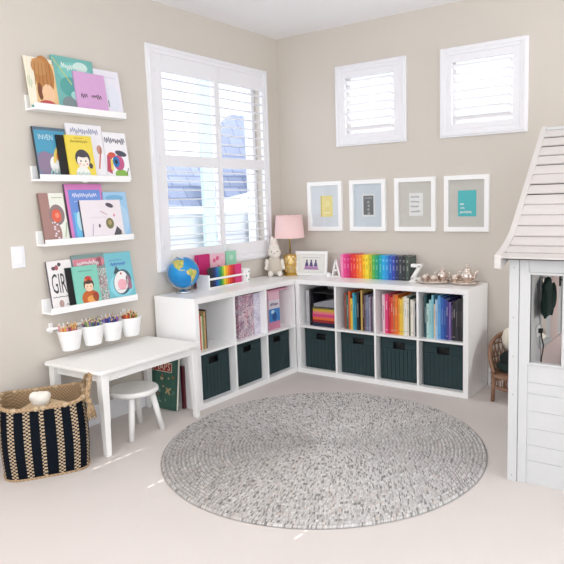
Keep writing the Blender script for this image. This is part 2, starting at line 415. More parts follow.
# ------------------------------------------------------------------ books
def spine_book(name, label, loc, rot, t_, h, d, c, bands=None, group=None, tilt=0, cat='book'):
    """spine at local x=0 facing +x, thickness along y (centred)"""
    r = thing(name, label, cat, loc, (0, tilt if False else 0, rot), group)
    b = MB(); m = M(c, .45, var=.06, scale=40); th = .0022
    b.box(-d, 0, -t_/2, -t_/2+th, 0, h, m).box(-d, 0, t_/2-th, t_/2, 0, h, m).box(-th, 0, -t_/2+th, t_/2-th, 0, h, m)
    b.T = 0
    for (z0, z1, w, c2) in bands or []: b.rect(-t_*w/2, h*z0, t_*w/2, h*z1, M(c2, .45), 1)
    b.build('cover', r)
    MB().box(-d+.004, -th, -t_/2+th, t_/2-th, .003, h-.003, PAPER).build('pages', r)
    return r
def blend(a, b, f):
    a, b = a.lstrip('#'), b.lstrip('#')
    return '#'+''.join('%02x' % int(int(a[i:i+2], 16)*(1-f)+int(b[i:i+2], 16)*f) for i in (0, 2, 4))
def run(specs, place, rot, z, d, where, group, pre=''):
    """specs: (colour word, hex, thickness, height[, gap]) placed side by side; place(s) -> (x,y)"""
    s = 0; n = len(specs)
    for i, sp in enumerate(specs):
        w, c, t_, h = sp[:4]; s += sp[4] if len(sp) > 4 else 0
        x, y = place(s+t_/2, rnd.uniform(0, .008))
        c2 = blend(c, '#f3efe6' if sum(lin(c)[:3]) < 1.1 else '#5a5560', rnd.choice((.25, .35, .6)))
        q = rnd.random()
        bands = [(.6, .82, .3, c2), (.08, .11, .5, c2)] if q < .4 else ([(.35, .72, .22, c2)] if q < .7 else [(.86, .875, .9, c2), (.1, .115, .9, c2), (.48, .68, .3, c2)])
        pos = ORD[i]+' from the left' if i < n-1 else 'rightmost'
        spine_book('book', '%s%s spine book, %s %s' % (pre, w, pos, where), (x, y, z), rot, t_-.0008, h, d-rnd.uniform(0, .01), c, bands, group)
        s += t_
rp = lambda x0, y: (lambda s, j: (x0+s, y+j))
SH = .393
run([('silver grey', '#b9babd', .03, .285), ('black', '#1b1c20', .02, .30)], rp(cellR(0)+.035, -.36), R(-90), SH, .25,
    'in the leftmost back cubby', 'upright binders beside the stacked books')
run([('grey and red patterned', '#8b4a3f', .022, .285), ('teal green', '#2f6f68', .018, .27), ('orange', '#d8602c', .018, .3), ('yellow', '#e5c64a', .02, .245), ('turquoise', '#2d9fb5', .018, .29), ('sea blue', '#2b7f95', .018, .275), ('black', '#202126', .022, .295),
     ('gold', '#c8a75c', .016, .315, .012), ('brown', '#4e3329', .016, .29), ('mauve grey', '#6e5c68', .018, .275), ('slate blue', '#77809a', .02, .28), ('lavender grey', '#9a93a8', .018, .265), ('plum', '#574056', .016, .28), ('grey', '#8d8b91', .016, .27)],
    rp(cellR(1)+.045, -.355), R(-90), SH, .24, 'in the second back cubby', 'mixed books in the second cubby of the back bookcase')
run([('pale pink', '#e9c6d3', .022, .296), ('hot pink', '#e0437a', .026, .3), ('crimson', '#c4213c', .022, .29), ('red orange', '#de4b2f', .018, .28), ('brick orange', '#c96a45', .016, .3), ('orange', '#e8792c', .024, .298), ('amber', '#eda03a', .018, .275), ('yellow', '#f1c744', .02, .27), ('pale yellow', '#ecd98a', .014, .285),
     ('white', '#ebe8e2', .022, .292), ('ivory', '#e2dccb', .018, .28), ('dark green topped', '#2e4a45', .012, .29), ('cream', '#eee8d8', .02, .27), ('pearl grey', '#d2d0cd', .016, .265), ('charcoal', '#33343a', .012, .245)],
    rp(cellR(2)+.035, -.36), R(-90), SH, .24, 'in the third back cubby', 'rainbow ordered books in the third cubby of the back bookcase')
run([('deep teal', '#1d4a52', .02, .31), ('mint', '#b5d5cf', .02, .25), ('pale aqua', '#9fcdd2', .02, .28), ('aqua', '#7fc0cf', .016, .315), ('cream', '#e7c9a2', .012, .25), ('powder blue', '#a3c4e0', .02, .285), ('sky blue', '#5c9fd6', .022, .315), ('royal blue', '#2f62b4', .022, .305), ('cobalt blue', '#254a9c', .018, .295),
     ('indigo', '#3a3b85', .018, .29), ('violet', '#7a62a8', .018, .27), ('dark purple', '#3c2f52', .016, .25), ('black', '#17171c', .02, .275), ('dark grey', '#33333a', .016, .29), ('jet black', '#101014', .018, .3), ('graphite', '#26272c', .018, .295)],
    rp(cellR(3)+.022, -.36), R(-90), SH, .24, 'in the rightmost back cubby', 'cool coloured books in the rightmost cubby of the back bookcase')
run([('coral', '#cf5b45', .018, .25), ('cream', '#e6dcc0', .014, .235), ('leaf green', '#6a8f55', .012, .245), ('tan', '#c7a374', .016, .265), ('dark brown', '#3a2b26', .016, .275)],
    lambda s, j: (LX-.06-j, cellL(0)+.06+s), 0, SH, .23, 'in the cubby nearest the craft table', 'a few books in the first cubby under the window')
# stack lying flat in the first cubby
z = SH
for w, c, h in (('navy blue', '#1e2742', .032), ('dark red', '#9c2b2b', .022), ('orange', '#e2703a', .022), ('magenta pink', '#d1457e', .026), ('coral pink', '#e07a7c', .018), ('mustard yellow', '#cfa53f', .022), ('olive', '#6b6a3d', .012)):
    t = thing('book', '%s book lying flat in the stack in the leftmost back cubby' % w, 'book', (cellR(0)+.09+.122, -.365, z), R(-90)+rnd.uniform(-.03, .03), 'books stacked flat in the leftmost back cubby')
    m = M(c, .5); wd = .225-rnd.uniform(0, .01)
    MB().box(-.2, 0, -wd/2, wd/2, 0, .002, m).box(-.2, 0, -wd/2, wd/2, h-.0022, h-.0002, m).box(-.002, 0, -wd/2, wd/2, .002, h-.0022, m).build('cover', t)
    MB().box(-.197, -.002, -wd/2+.003, wd/2-.003, .002, h-.0022, PAPER).build('pages', t)
    z += h
t = thing('paper_tray', 'black mesh tray of grey papers on top of the flat book stack', 'paper tray', (cellR(0)+.09+.122, -.365, z), R(-90))
b = MB(); b.box(-.2, 0, -.112, .112, 0, .006, BLACK).box(-.2, 0, -.112, -.106, .006, .115, BLACK).box(-.2, 0, .106, .112, .006, .115, BLACK).box(-.2, -.194, -.106, .106, .006, .115, BLACK)
b.box(-.2, 0, -.112, .112, .115, .121, BLACK); b.build('tray', t, bevel=.001)
MB().hexa([(-.19, -.1, .006), (-.004, -.1, .006), (-.004, .1, .006), (-.19, .1, .006), (-.19, -.1, .035), (-.004, -.1, .03), (-.004, .1, .075), (-.19, .1, .08)], M('#8e8f95', .6, var=.35, scale=60)).build('papers', t)

# storage inside the window bookcase
def file_box(name, label, loc, w, d, h, mat, cut):
    t = thing(name, label, 'file box', loc)
    b = MB(); th = .004
    for y in (-w/2, w/2-th): b.prism([(-d, 0), (0, 0), (0, h), (-d, h-cut)], (y, y+th), mat, 'y')
    b.box(-th, 0, -w/2+th, w/2-th, 0, h, mat).box(-d, -th, -w/2+th, w/2-th, 0, th, mat).box(-d, -d+th, -w/2+th, w/2-th, th, h-cut, mat)
    b.build('body', t, bevel=.001)
    MB().box(-d+.01, -.008, -w/2+.008, w/2-.008, th, h-cut-.01, PAPER).build('papers', t)
FLO = floral_mat('floral_print', ['#c98a9c', '#e3d2d8', '#8f7f95', '#eadfe2', '#b96a80', '#cfc4d2', '#6f6a84'], 55)
LIL = floral_mat('lilac_print', ['#cfcadd', '#e4e0ea', '#b6b3cb', '#d9d3e0', '#c7bfd6'], 40)
file_box('magazine_file', 'dusty pink floral print magazine file in the middle cubby under the window', (LX-.06, cellL(1)+.185, SH), .17, .25, .322, FLO, .1)
file_box('magazine_file', 'plain lilac magazine file beside the floral one in the middle cubby', (LX-.06, cellL(1)+.31, SH), .074, .25, .316, LIL, .1)
t = thing('card_game_box', 'pink and blue printed game box in the cubby nearest the corner', 'game box', (LX-.055, cellL(2)+.155, SH))
b = MB(); b.box(-.25, 0, -.07, .07, 0, .3, M('#e3b8c8', .4)); b.T = 0
b.rect(-.07, .06, .07, .165, M('#3f86c9', .4), 1).rect(-.07, 0, .07, .06, M('#c9829d', .4), 1).rect(-.07, .165, .07, .235, M('#dcd2dc', .4), 1)
b.ell(0, .1, .03, .035, M('#1f4f8f', .4), 2).ell(-.02, .14, .02, .015, M('#bfe0f0', .4), 2).scrib(-.05, .05, .2, .03, M('#6a5a7a'), 2, 5, .005)
b.build('box', t, bevel=.002)
t = thing('paper_folder', 'pale pink card folder lying across the top of the corner cubby contents', 'folder', (LX-.06, cellL(2)+.14, SH+.3))
MB().box(-.24, 0, -.075, .2, .0, .012, M('#e9a9c0', .5)).build('folder', t, bevel=.002)

# rainbow row on top of the back bookcase
TOP = .77
RB = [('light pink', '#ee86b8'), ('hot pink', '#e8458e'), ('magenta', '#d42a78'), ('crimson', '#d8283f'), ('scarlet', '#e63b2e'), ('vermilion', '#ef6a2b'), ('orange', '#f58c2b'), ('golden yellow', '#f7c325'), ('lemon yellow', '#f4dc3d'), ('olive yellow', '#c4c23a'),
      ('leaf green', '#4faf4c'), ('emerald', '#1f9f78'), ('turquoise', '#1fa9b0'), ('cyan', '#21a7dc'), ('sky blue', '#2c8fd8'), ('cobalt blue', '#2a63bd'), ('ultramarine', '#3348a8'), ('navy', '#26305f'), ('charcoal', '#3c3f49'), ('dark slate', '#2b2f36'), ('grey green', '#4a5650')]
s = .697; tw = (1.316-.697)/len(RB)
for i, (w, c) in enumerate(RB):
    dk = blend(c, '#f6f1e4' if i not in (7, 8, 9) else '#8a6a20', .4)
    pos = ORD[i]+' from the letter A' if i < 14 else (ORD[len(RB)-1-i]+' from the letter Z')
    bands = [(.1, .13, .4, dk), (.4, .6, .3, dk), (.74, .84, .4, dk)] if i % 3 else [(.3, .65, .25, dk), (.8, .84, .5, dk)]
    spine_book('book', '%s book in the rainbow row on the bookcase top, %s' % (w, pos), (s+tw/2, -.15+rnd.uniform(-.003, .003), TOP), R(-90), tw-.0008, .188+rnd.uniform(-.002, .004), .128, c, bands, 'rainbow row of equal sized books between letter bookends')
    s += tw
# letter bookends
def letter(ch, label, loc, rot, strokes):
    t = thing('letter_bookend', label, 'bookend', loc, rot)
    b = MB()
    for (a, c, w) in strokes:
        dx, dz = c[0]-a[0], c[1]-a[1]; L = math.hypot(dx, dz); nx, nz = -dz/L*w/2, dx/L*w/2
        b.prism([(a[0]-nx, a[1]-nz), (c[0]-nx, c[1]-nz), (c[0]+nx, c[1]+nz), (a[0]+nx, a[1]+nz)], (-.02, .02), WHITEM, 'y')
    b.build('letter', t, bevel=.002)
    MB().box(-.052, .052, -.035, .035, 0, .008, WHITEM).build('foot', t, bevel=.002)
letter('A', 'white letter A bookend left of the rainbow row', (.643, -.12, TOP), 0, [((-.036, .008), (0, .145), .016), ((.036, .008), (0, .145), .016), ((-.024, .055), (.024, .055), .013)])
letter('Z', 'white letter Z bookend right of the rainbow row', (1.378, -.15, TOP), 0, [((-.04, .122), (.042, .122), .024), ((.034, .12), (-.034, .02), .026), ((-.042, .02), (.042, .02), .024)])

# ------------------------------------------------------------------ picture ledges and cover-out books
def ledge(z, label):
    t = thing('picture_ledge', label, 'picture ledge', (0, -2.055, z), 0, 'white picture ledges on the left wall')
    MB().box(.012, .1, -.316, .316, 0, .012, WHITE).build('bottom', t, bevel=.0015)
    MB().box(0, .012, -.316, .316, 0, .088, WHITE).build('back_board', t, bevel=.0015)
    MB().box(.09, .1, -.316, .316, .012, .038, WHITE).build('front_lip', t, bevel=.0015)
LZ = [1.953, 1.553, 1.179, .776]
for z, s in zip(LZ, ('topmost', 'second from the top', 'third from the top', 'lowest, just above the hanging pots')):
    ledge(z, 'white picture ledge on the left wall, ' + s)
def facing_book(label, loc, rot, w, h, t_, c, art, spine=None, group=None, cat='book'):
    r = thing('picture_book', label, cat, loc, rot, group)
    b = MB(); m = M(c, .38, var=.03, scale=30); sp = M(spine, .4) if spine else m; th = .002
    b.box(0, th, -w/2+th, w/2, 0, h, m).box(t_-th, t_, -w/2+th, w/2, 0, h, m).box(0, t_, -w/2, -w/2+th, 0, h, sp)
    b.T = t_
    if art: art(b, w/2, h)
    b.build('cover', r)
    MB().box(th, t_-th, -w/2+th, w/2-.003, .003, h-.003, PAPER).build('pages', r)
    return r
def on_ledge(k, y0, y1, h, layer, label, c, art, t_=.011, spine=None):
    a = .14; x = .058+layer
    y = (y0+y1)/2+.012
    return facing_book(label, (x-t_-.001+.012, y, LZ[k]+.0125), (0, -a, 0), y1-y0, h, t_, c, art, spine, 'picture books displayed on the wall ledges')
P = lambda h: M(h, .42, var=.02)
INK = P('#2a2a30')
def face(b, u, v, s, skin, hair, bun=False, pony=False):
    b.ell(u, v+.1*s, .62*s, .66*s, hair, 2); b.ell(u, v-.1*s, .5*s, .5*s, skin, 3)
    b.ell(u, v+.42*s, .52*s, .24*s, hair, 4)
    for d in (-1, 1):
        b.ell(u+d*.2*s, v-.08*s, .055*s, .07*s, INK, 5, n=10); b.ell(u+d*.3*s, v-.28*s, .08*s, .055*s, P('#ec9a90'), 4, n=10)
    b.stroke((u-.1*s, v-.36*s), (u+.1*s, v-.36*s), .03*s, P('#a8433f'), 5)
    if bun: b.ell(u, v+.78*s, .4*s, .22*s, P('#c8433a'), 4); b.ell(u-.3*s, v+.62*s, .16*s, .14*s, P('#e07a4c'), 5); b.ell(u+.32*s, v+.6*s, .14*s, .12*s, P('#d95a50'), 5)
    if pony: b.ell(u+.6*s, v-.4*s, .16*s, .2*s, hair, 2)
def a1(b, w, h):
    b.pol([(-.05, 0), (w, 0), (w, h*.9), (.01, h), (-.045, h*.96), (-.04, h*.6)], P('#e8c48e'), 1)
    b.ell(.02, h*.66, .062, .115, P('#b98049'), 2); b.ell(-.005, h*.82, .05, .05, P('#c38e58'), 3); b.ell(.03, h*.3, .04, .055, P('#efc7a0'), 4)
    for i in range(5): b.stroke((-.03+.022*i, h*.9), (-.045+.026*i, h*.45), .003, P('#94612f'), 4)
    b.ell(-.02, h*.33, .016, .05, P('#7a4a32'), 3); b.ell(.015, .02, .055, .028, P('#c4555a'), 5); b.rect(-w, 0, w, .012, P('#57a9ae'), 3)
    b.scrib(-.09, -.06, h*.5, .1, P('#c8d4b8'), 1, 3)
def a2(b, w, h):
    b.ell(0, h*.72, w*.8, h*.2, P('#7cc4bd'), 1); b.ell(-.04, h*.45, .07, .06, P('#5aa5a0'), 2); b.ell(.05, h*.85, .05, .03, P('#cfe8e2'), 2); b.ell(-.06, h*.12, .05, .05, P('#7d8d8f'), 3); b.ell(.0, h*.3, .045, .03, P('#a4d6cd'), 3)
    b.scrib(-w*.6, w*.6, h*.82, .05, P('#dff0ea'), 4, 8, .005); b.stroke((-w+.005, h*.95), (-w*.2, h*.5), .006, P('#c8cf6a'), 3)
def a3(b, w, h):
    b.scrib(-w*.72, -w*.3, h*.42, .035, INK, 2, 11, .004); b.scrib(-w*.05, w*.62, h*.43, .035, INK, 2, 4, .004); b.rect(-w*.25, h*.27, w*.4, h*.275, P('#b98bb4'), 2)
def a4(b, w, h): b.scrib(-w*.3, w*.7, h*.85, .012, P('#c9cfe2'), 2, 2); b.ell(.03, h*.4, .05, .08, P('#e4e8f4'), 1); b.stroke((-w*.1, h*.2), (-w*.1, h*.34), .006, P('#57506a'), 2); b.rect(-w, 0, w, h*.1, P('#e0ecd8'), 1)
on_ledge(0, -2.385, -2.206, .29, 0, 'cream book with a brown haired girl, leftmost on the top ledge', '#f1ead6', a1)
on_ledge(0, -2.212, -1.93, .325, 0, 'tall teal mottled picture book behind the pink one on the top ledge', '#74b5b0', a2)
on_ledge(0, -1.935, -1.742, .287, .0, 'pale lilac white book at the right end of the top ledge', '#eceaf4', a4)
on_ledge(0, -2.088, -1.868, .247, .014, 'plain pink book with black handwriting on the top ledge', '#d6a8d3', a3)
def b1(b, w, h):
    b.rect(-w+.006, h*.5, w-.006, h*.94, P('#4f9dbd'), 1); b.rect(-w+.006, .01, w-.03, h*.5, P('#7b86a4'), 1); b.ell(-.05, h*.3, .05, .07, P('#8f7d97'), 2)
    b.txt('INVEN', -.03, h*.8, .044, P('#cfe9f0'), 3, .75)
    b.ell(.01, h*.28, .035, .05, P('#eef0ee'), 3); b.ell(.035, h*.38, .018, .035, P('#e6e9ea'), 4, -.5); b.ell(.045, h*.5, .016, .016, P('#c98a5e'), 5); b.ell(.04, h*.44, .018, .03, P('#d9813f'), 5); b.ell(.02, h*.46, .014, .05, P('#e8cf6a'), 4, -.3)
    for d in (-.02, .0, .02, .035): b.stroke((.005+d, h*.2), (d-.01, .02), .008, P('#9fd0c4'), 3)
    b.ell(.07, h*.55, .03, .03, INK, 4)
def b2(b, w, h): b.scrib(-w*.8, w*.75, h*.87, .045, P('#8f96b8'), 2, 9, .004); b.stroke((w*.8, h*.6), (w*.55, h*.2), .01, P('#d77a6a'), 2); b.ell(w*.7, h*.55, .02, .03, P('#cf9a8a'), 2)
def b3(b, w, h): face(b, .01, h*.44, .085, P('#f7ece2'), P('#4a4650'), pony=True); b.ell(.0, h*.11, .05, .05, P('#eef0ea'), 2); b.scrib(-.05, .05, h*.12, .03, P('#8fb8b0'), 3, 3); b.scrib(-.06, .06, h*.86, .022, P('#9a7a20'), 2, 6); b.rect(-.03, h*.93, .03, h*.945, P('#b89020'), 2)
def b4(b, w, h):
    b.scrib(-w*.85, w*.85, h*.83, .05, P('#4a4a60'), 2, 21, .004); b.pol([(-w*.95, h*.18), (-w*.55, h*.12), (-w*.4, h*.5), (-w*.8, h*.52)], P('#c2506c'), 1); b.ell(-w*.4, h*.52, .03, .018, P('#d45a4a'), 2)
    b.pol([(-w*.62, h*.22), (-w*.42, h*.18), (-w*.36, h*.42), (-w*.55, h*.44)], P('#ead25e'), 2); b.ell(.01, h*.36, .042, .05, P('#c65b8c'), 2); b.ell(-.01, h*.38, .026, .036, P('#2f78b8'), 3); b.ell(-.01, h*.38, .01, .015, INK, 4)
    b.ell(.035, h*.56, .045, .018, P('#4d5160'), 3, -.2); b.ell(.02, h*.12, .05, .03, P('#8cbb52'), 2); b.stroke((.06, h*.12), (.08, h*.25), .005, INK, 3)
on_ledge(1, -2.37, -2.16, .302, 0, 'blue book with a rider on a white horse, leftmost on the second ledge', '#5b6f80', b1, spine='#2c2f33')
on_ledge(1, -2.15, -1.895, .34, 0, 'tall white book with blue script behind the yellow book on the second ledge', '#f1f0f5', b2)
on_ledge(1, -1.9, -1.715, .305, .0, 'white book with a colourful eye drawing, rightmost on the second ledge', '#f4f3f7', b4)
on_ledge(1, -2.235, -2.05, .262, .014, 'black book mostly hidden behind the yellow girl book on the second ledge', '#0e0e12', None, t_=.009)
on_ledge(1, -2.183, -2.0, .265, .024, 'yellow book with a drawn dark haired girl on the second ledge', '#ecd653', b3, t_=.009)
def c1(b, w, h):
    b.rect(-w, 0, -.02, h, P('#a8827c'), 1); b.ell(-.0, h*.2, .035, .065, P('#a8827c'), 2); b.ell(.02, h*.56, .05, .062, P('#8e7d7d'), 2); b.ell(.015, h*.54, .032, .04, P('#e0654e'), 3); b.ell(.02, h*.55, .014, .016, P('#ef8f78'), 4)
    for i in range(9): b.ell(.0+.012*math.sin(i*2), h*(.05+.045*i), .008, .006, P('#e9d9e4'), 4, n=8)
    b.stroke((.055, .03), (.075, h*.4), .005, P('#7fa86a'), 2); b.rect(.0, h*.9, .07, h*.915, P('#b9b58a'), 2)
def c2(b, w, h):
    b.rect(-w+.022, .0, w-.02, h*.9, P('#6f97dc'), 1); b.rect(-w+.04, 0, w-.04, h*.5, P('#6fbfe6'), 2); b.scrib(-w*.65, w*.65, h*.8, .035, P('#dfe4f8'), 3, 14, .005); b.scrib(-w*.6, w*.6, h*.7, .012, P('#cfd8f4'), 3, 15); b.ell(-.06, h*.35, .02, .06, P('#bfe6f2'), 3)
def c3(b, w, h): b.ell(.0, h*.87, .07, .02, P('#7fb6dc'), 1); b.ell(.03, h*.4, .06, .1, P('#b6d8f4'), 1)
def c4(b, w, h):
    b.scrib(-w*.6, w*.2, h*.56, .012, P('#d8c6d2'), 1, 4, .002); b.ell(.065, h*.86, .03, .014, P('#57525a'), 2, -.3); b.ell(.05, h*.4, .03, .035, P('#7d7a55'), 2); b.ell(.05, h*.42, .014, .016, P('#b4a070'), 3)
    b.pol([(.055, 0), (.14, 0), (.13, h*.2), (.1, h*.32)], P('#55545c'), 2); b.pol([(.115, 0), (.135, 0), (.13, h*.18)], P('#c8bfa0'), 3); b.stroke((-.01, h*.72), (.04, h*.62), .005, P('#c9a0a8'), 2); b.ell(.09, h*.6, .008, .01, P('#d98ea0'), 3, n=8)
    b.stroke((-.09, h*.1), (-.075, h*.4), .004, P('#9a94b4'), 2); b.ell(-.03, h*.35, .008, .012, P('#6a6474'), 2, n=8)
on_ledge(2, -2.365, -2.205, .295, 0, 'brown and white book with an orange circle, leftmost on the third ledge', '#eceee4', c1, t_=.018, spine='#7d6660')
on_ledge(2, -2.19, -1.922, .35, 0, 'tall pink bordered blue book on the third ledge', '#d983c0', c2, spine='#6a5470')
on_ledge(2, -1.93, -1.742, .3, 0, 'light blue book behind the drawing book, right end of the third ledge', '#a3cdef', c3)
on_ledge(2, -2.112, -1.808, .25, .014, 'wide pale book with line drawn animals in front on the third ledge', '#efe7ec', c4, spine='#4a4650')
def d1(b, w, h):
    b.txt('GIRL', -.004, h*.52, .17, P('#3c3a42'), 2, .36); b.ell(-.02, h*.86, .012, .016, P('#b5606c'), 2, n=10); b.ell(.0, h*.92, .012, .012, P('#4c4a52'), 2, n=10); b.ell(-.04, h*.85, .014, .012, P('#6a5058'), 3, n=10)
    b.scrib(-.07, .07, h*.27, .01, INK, 2, 31); b.ell(-.02, h*.13, .016, .024, P('#b89a94'), 2); b.scrib(.01, .07, h*.1, .014, P('#5a5660'), 2, 8)
def d2(b, w, h):
    b.rect(-w+.004, .0, w, h*.7, floral_mat('garden_print', ['#8fb5a8', '#d9e2dc', '#c58a98', '#6f8f8a', '#e7c9cf', '#4f6f70'], 60), 1); b.rect(-w*.96, h*.74, w*.8, h*.92, P('#d98a98'), 2); b.ell(w*.7, h*.84, .035, .03, P('#d98a98'), 2); b.scrib(-w*.75, w*.6, h*.83, .035, P('#f6e6ea'), 3, 7, .006)
def d3(b, w, h): face(b, .01, h*.5, .06, P('#f6d3b8'), P('#5a4038'), bun=True); b.ell(.01, h*.2, .06, .05, P('#c4632f'), 2); b.ell(.02, h*.17, .035, .022, P('#e6a45c'), 3); b.ell(.05, h*.22, .022, .03, P('#a8483a'), 3); b.scrib(-.05, .05, h*.87, .008, P('#3c6a62'), 2, 5, .002)
def d4(b, w, h):
    b.ell(0, h*.3, w*.9, h*.25, P('#8fd8e4'), 1); b.scrib(-w*.7, w*.3, h*.84, .016, P('#6f8fd0'), 2, 6, .003); b.scrib(-w*.6, w*.5, h*.76, .028, P('#5a7cc8'), 2, 17, .005); b.ell(.01, h*.37, .07, .085, P('#4e6a78'), 2, -.4); b.ell(.0, h*.37, .056, .075, P('#f4f1f0'), 3, -.3); b.ell(.005, h*.32, .036, .036, P('#f2b4c0'), 4); b.ell(.005, h*.55, .007, .008, P('#b8485c'), 4, n=8); b.pol([(-.05, h*.56), (-.025, h*.72), (.01, h*.56)], P('#4e5a66'), 2)
    b.ell(.06, h*.35, .02, .05, P('#a8788c'), 3, .2); b.scrib(-.04, .04, h*.22, .01, P('#d9a0ac'), 5, 3)
on_ledge(3, -2.352, -2.187, .298, 0, 'white book lettered GIRL, leftmost on the lowest ledge', '#f1eded', d1, spine='#55525a')
on_ledge(3, -2.178, -1.945, .318, 0, 'tall book with a pink banner over a garden print on the lowest ledge', '#7f9a98', d2)
on_ledge(3, -1.945, -1.735, .312, 0, 'turquoise book with a round white bird, rightmost on the lowest ledge', '#7cc6d2', d4)
on_ledge(3, -2.242, -2.06, .25, .014, 'black book mostly hidden behind the mint girl book on the lowest ledge', '#0d0d10', None, t_=.009)
on_ledge(3, -2.203, -2.025, .253, .024, 'mint green book with a girl in a flower crown on the lowest ledge', '#85cdbb', d3, t_=.009)

# ------------------------------------------------------------------ rail with four hanging pots of pencils
t = thing('hanging_rail', 'white wall rail below the lowest ledge holding four pots', 'rail', (.045, -2.055, .684))
MB().tube([(0, -.31, 0), (0, .31, 0)], .008, WHITE, 12).build('rod', t)
for y in (-.312, .312): MB().sphere((0, y, 0), .012, WHITE, 12, 8).build('end_cap', t)
for y in (-.27, .27):
    MB().box(-.045, -.039, -.012, .012, -.03, .03, WHITE).cyl((-.04, y*0, 0), (0, 0, 0), .007, WHITE, 8).build('bracket', t, (0, y, 0), bevel=.001)
PC = [['#d9764a', '#e2b34a', '#c9647a', '#d98f9c', '#7a4a3a', '#e8c36a', '#b5546a'], ['#6a8a4a', '#a0b07a', '#2f3f8a', '#8a6a9a', '#48803f', '#6a4a70', '#3a4aa0'],
      ['#4a3a8a', '#2a2f7a', '#7a4a9a', '#3f58a8', '#6a3a70', '#8f7ac0', '#2a2a5a'], ['#c4492f', '#d9782f', '#7a9a3a', '#b03a3a', '#e09a4a', '#8a3a2a', '#5f7a2f']]
CY = [-2.268, -2.11, -1.965, -1.815]
sides = ('leftmost', 'second from the left', 'third from the left', 'rightmost')
cname = ('yellow and pink', 'green and navy', 'purple and blue', 'red and orange')
def make_pencil(c):
    return c
for i, cy in enumerate(CY):
    t = thing('hanging_pot', '%s white pot hanging on the wall rail, holding %s pencils' % (sides[i], cname[i]), 'pot', (.107, cy, .551), 0, 'white pots hanging on the rail')
    b = MB(); th = .003
    b.lathe([(.05, 0), (.055, .004), (.078, .116), (.082, .12), (.08, .123), (.075, .12), (.052, .008), (.0, .008)], (0, 0, 0), WHITE, 36, .68, 1., caps=False)
    vs = [v for v in b.bm.verts if abs(v.co.z) < 1e-6]; b.face([v for v in b.bm.verts if abs(v.co.z) < 1e-6], WHITE)
    b.build('cup', t)
    b = MB(); b.tube([(-.05, 0, .11), (-.054, 0, .14), (-.06, 0, .157), (-.068, 0, .15)], .0045, WHITE, 8); b.tube([(-.05, -.03, .11), (-.054, -.03, .14), (-.06, -.03, .157), (-.068, -.03, .15)], .0045, WHITE, 8)
    b.tube([(-.05, .03, .11), (-.054, .03, .14), (-.06, .03, .157), (-.068, .03, .15)], .0045, WHITE, 8); b.build('hook', t)
    for k in range(22):
        c = PC[i][k % 7]
        a = 2*math.pi*k/22*5; rr = .25+.7*((k*7) % 22)/22
        bx, by = .022*rr*math.cos(a), .034*rr*math.sin(a)
        tx, ty = .04*rr*math.cos(a), .062*rr*math.sin(a)
        L = .13+rnd.uniform(.0, .032)
        p0 = Vector((bx, by, .012)); d = (Vector((tx, ty, .115))-p0).normalized()
        pt = thing('colour_pencil', 'colour pencil standing in the %s hanging pot of %s pencils' % (sides[i], cname[i]), 'pencil', (.107+p0.x, cy+p0.y, .551+p0.z), 0, 'pencils in the %s hanging pot' % sides[i])
        pt.rotation_euler = d.to_track_quat('Z', 'Y').to_euler()
        MB().tube([(0, 0, 0), (0, 0, L-.016)], .0058, M(c, .4), 6).build('barrel', pt)
        MB().tube([(0, 0, L-.016), (0, 0, L-.004)], [.0058, .0018], M('#e0c196', .7), 6).tube([(0, 0, L-.004), (0, 0, L)], [.0018, .0004], M(c, .4), 6).build('tip', pt)

# ------------------------------------------------------------------ craft table and stool
t = thing('craft_table', "white child's table against the left wall under the hanging pots", 'table', (.272, -2.0, 0), R(1.8))
tx, ty, tz = .258, .405, .497
b = MB(); rc = .03
def rrect(a, c, r, n=6):
    P_ = []
    for sx_, sy_, a0 in ((1, 1, 0), (-1, 1, 90), (-1, -1, 180), (1, -1, 270)):
        for i in range(n+1):
            q = R(a0+90*i/n); P_.append((sx_*(a-r)+r*math.cos(q), sy_*(c-r)+r*math.sin(q)))
    return P_
b.prism(rrect(tx, ty, rc), (tz-.02, tz), WHITEM); b.build('tabletop', t, bevel=.004)
for sx_ in (-1, 1):
    MB().box(sx_*(tx-.05)-.009, sx_*(tx-.05)+.009, -ty+.075, ty-.075, tz-.075, tz-.02, WHITEM).build('apron', t, bevel=.001)
for sy_ in (-1, 1):
    MB().box(-tx+.06, tx-.06, sy_*(ty-.06)-.009, sy_*(ty-.06)+.009, tz-.075, tz-.02, WHITEM).build('apron', t, bevel=.001)
for sx_ in (-1, 1):
    for sy_ in (-1, 1):
        a, c, q = sx_*(tx-.045), sy_*(ty-.05), .025; e, f, g = sx_*(tx-.035), sy_*(ty-.042), .0165
        b = MB(); b.hexa([(e-g, f-g, 0), (e+g, f-g, 0), (e+g, f+g, 0), (e-g, f+g, 0), (a-q, c-q, tz-.02), (a+q, c-q, tz-.02), (a+q, c+q, tz-.02), (a-q, c+q, tz-.02)], WHITEM)
        b.build('leg', t, bevel=.003)
t = thing('stool', "small white wooden child's stool tucked under the craft table", 'stool', (.345, -2.02, 0))
b = MB(); b.lathe([(.12, .252), (.14, .254), (.15, .264), (.15, .281), (.145, .287), (.13, .286), (.08, .28), (.0, .277)], (0, 0, 0), WHITEM, 40, caps=False)
b.face([v for v in b.bm.verts if abs(v.co.z-.252) < 1e-6], WHITEM); b.build('seat', t)
for sx_, sy_ in ((1, -1), (1, 1), (-1, 1)):
    MB().tube([(sx_*.07, sy_*.075, .262), (sx_*.105, sy_*.122, .0)], [.021, .016], WHITEM, 16).build('leg', t)

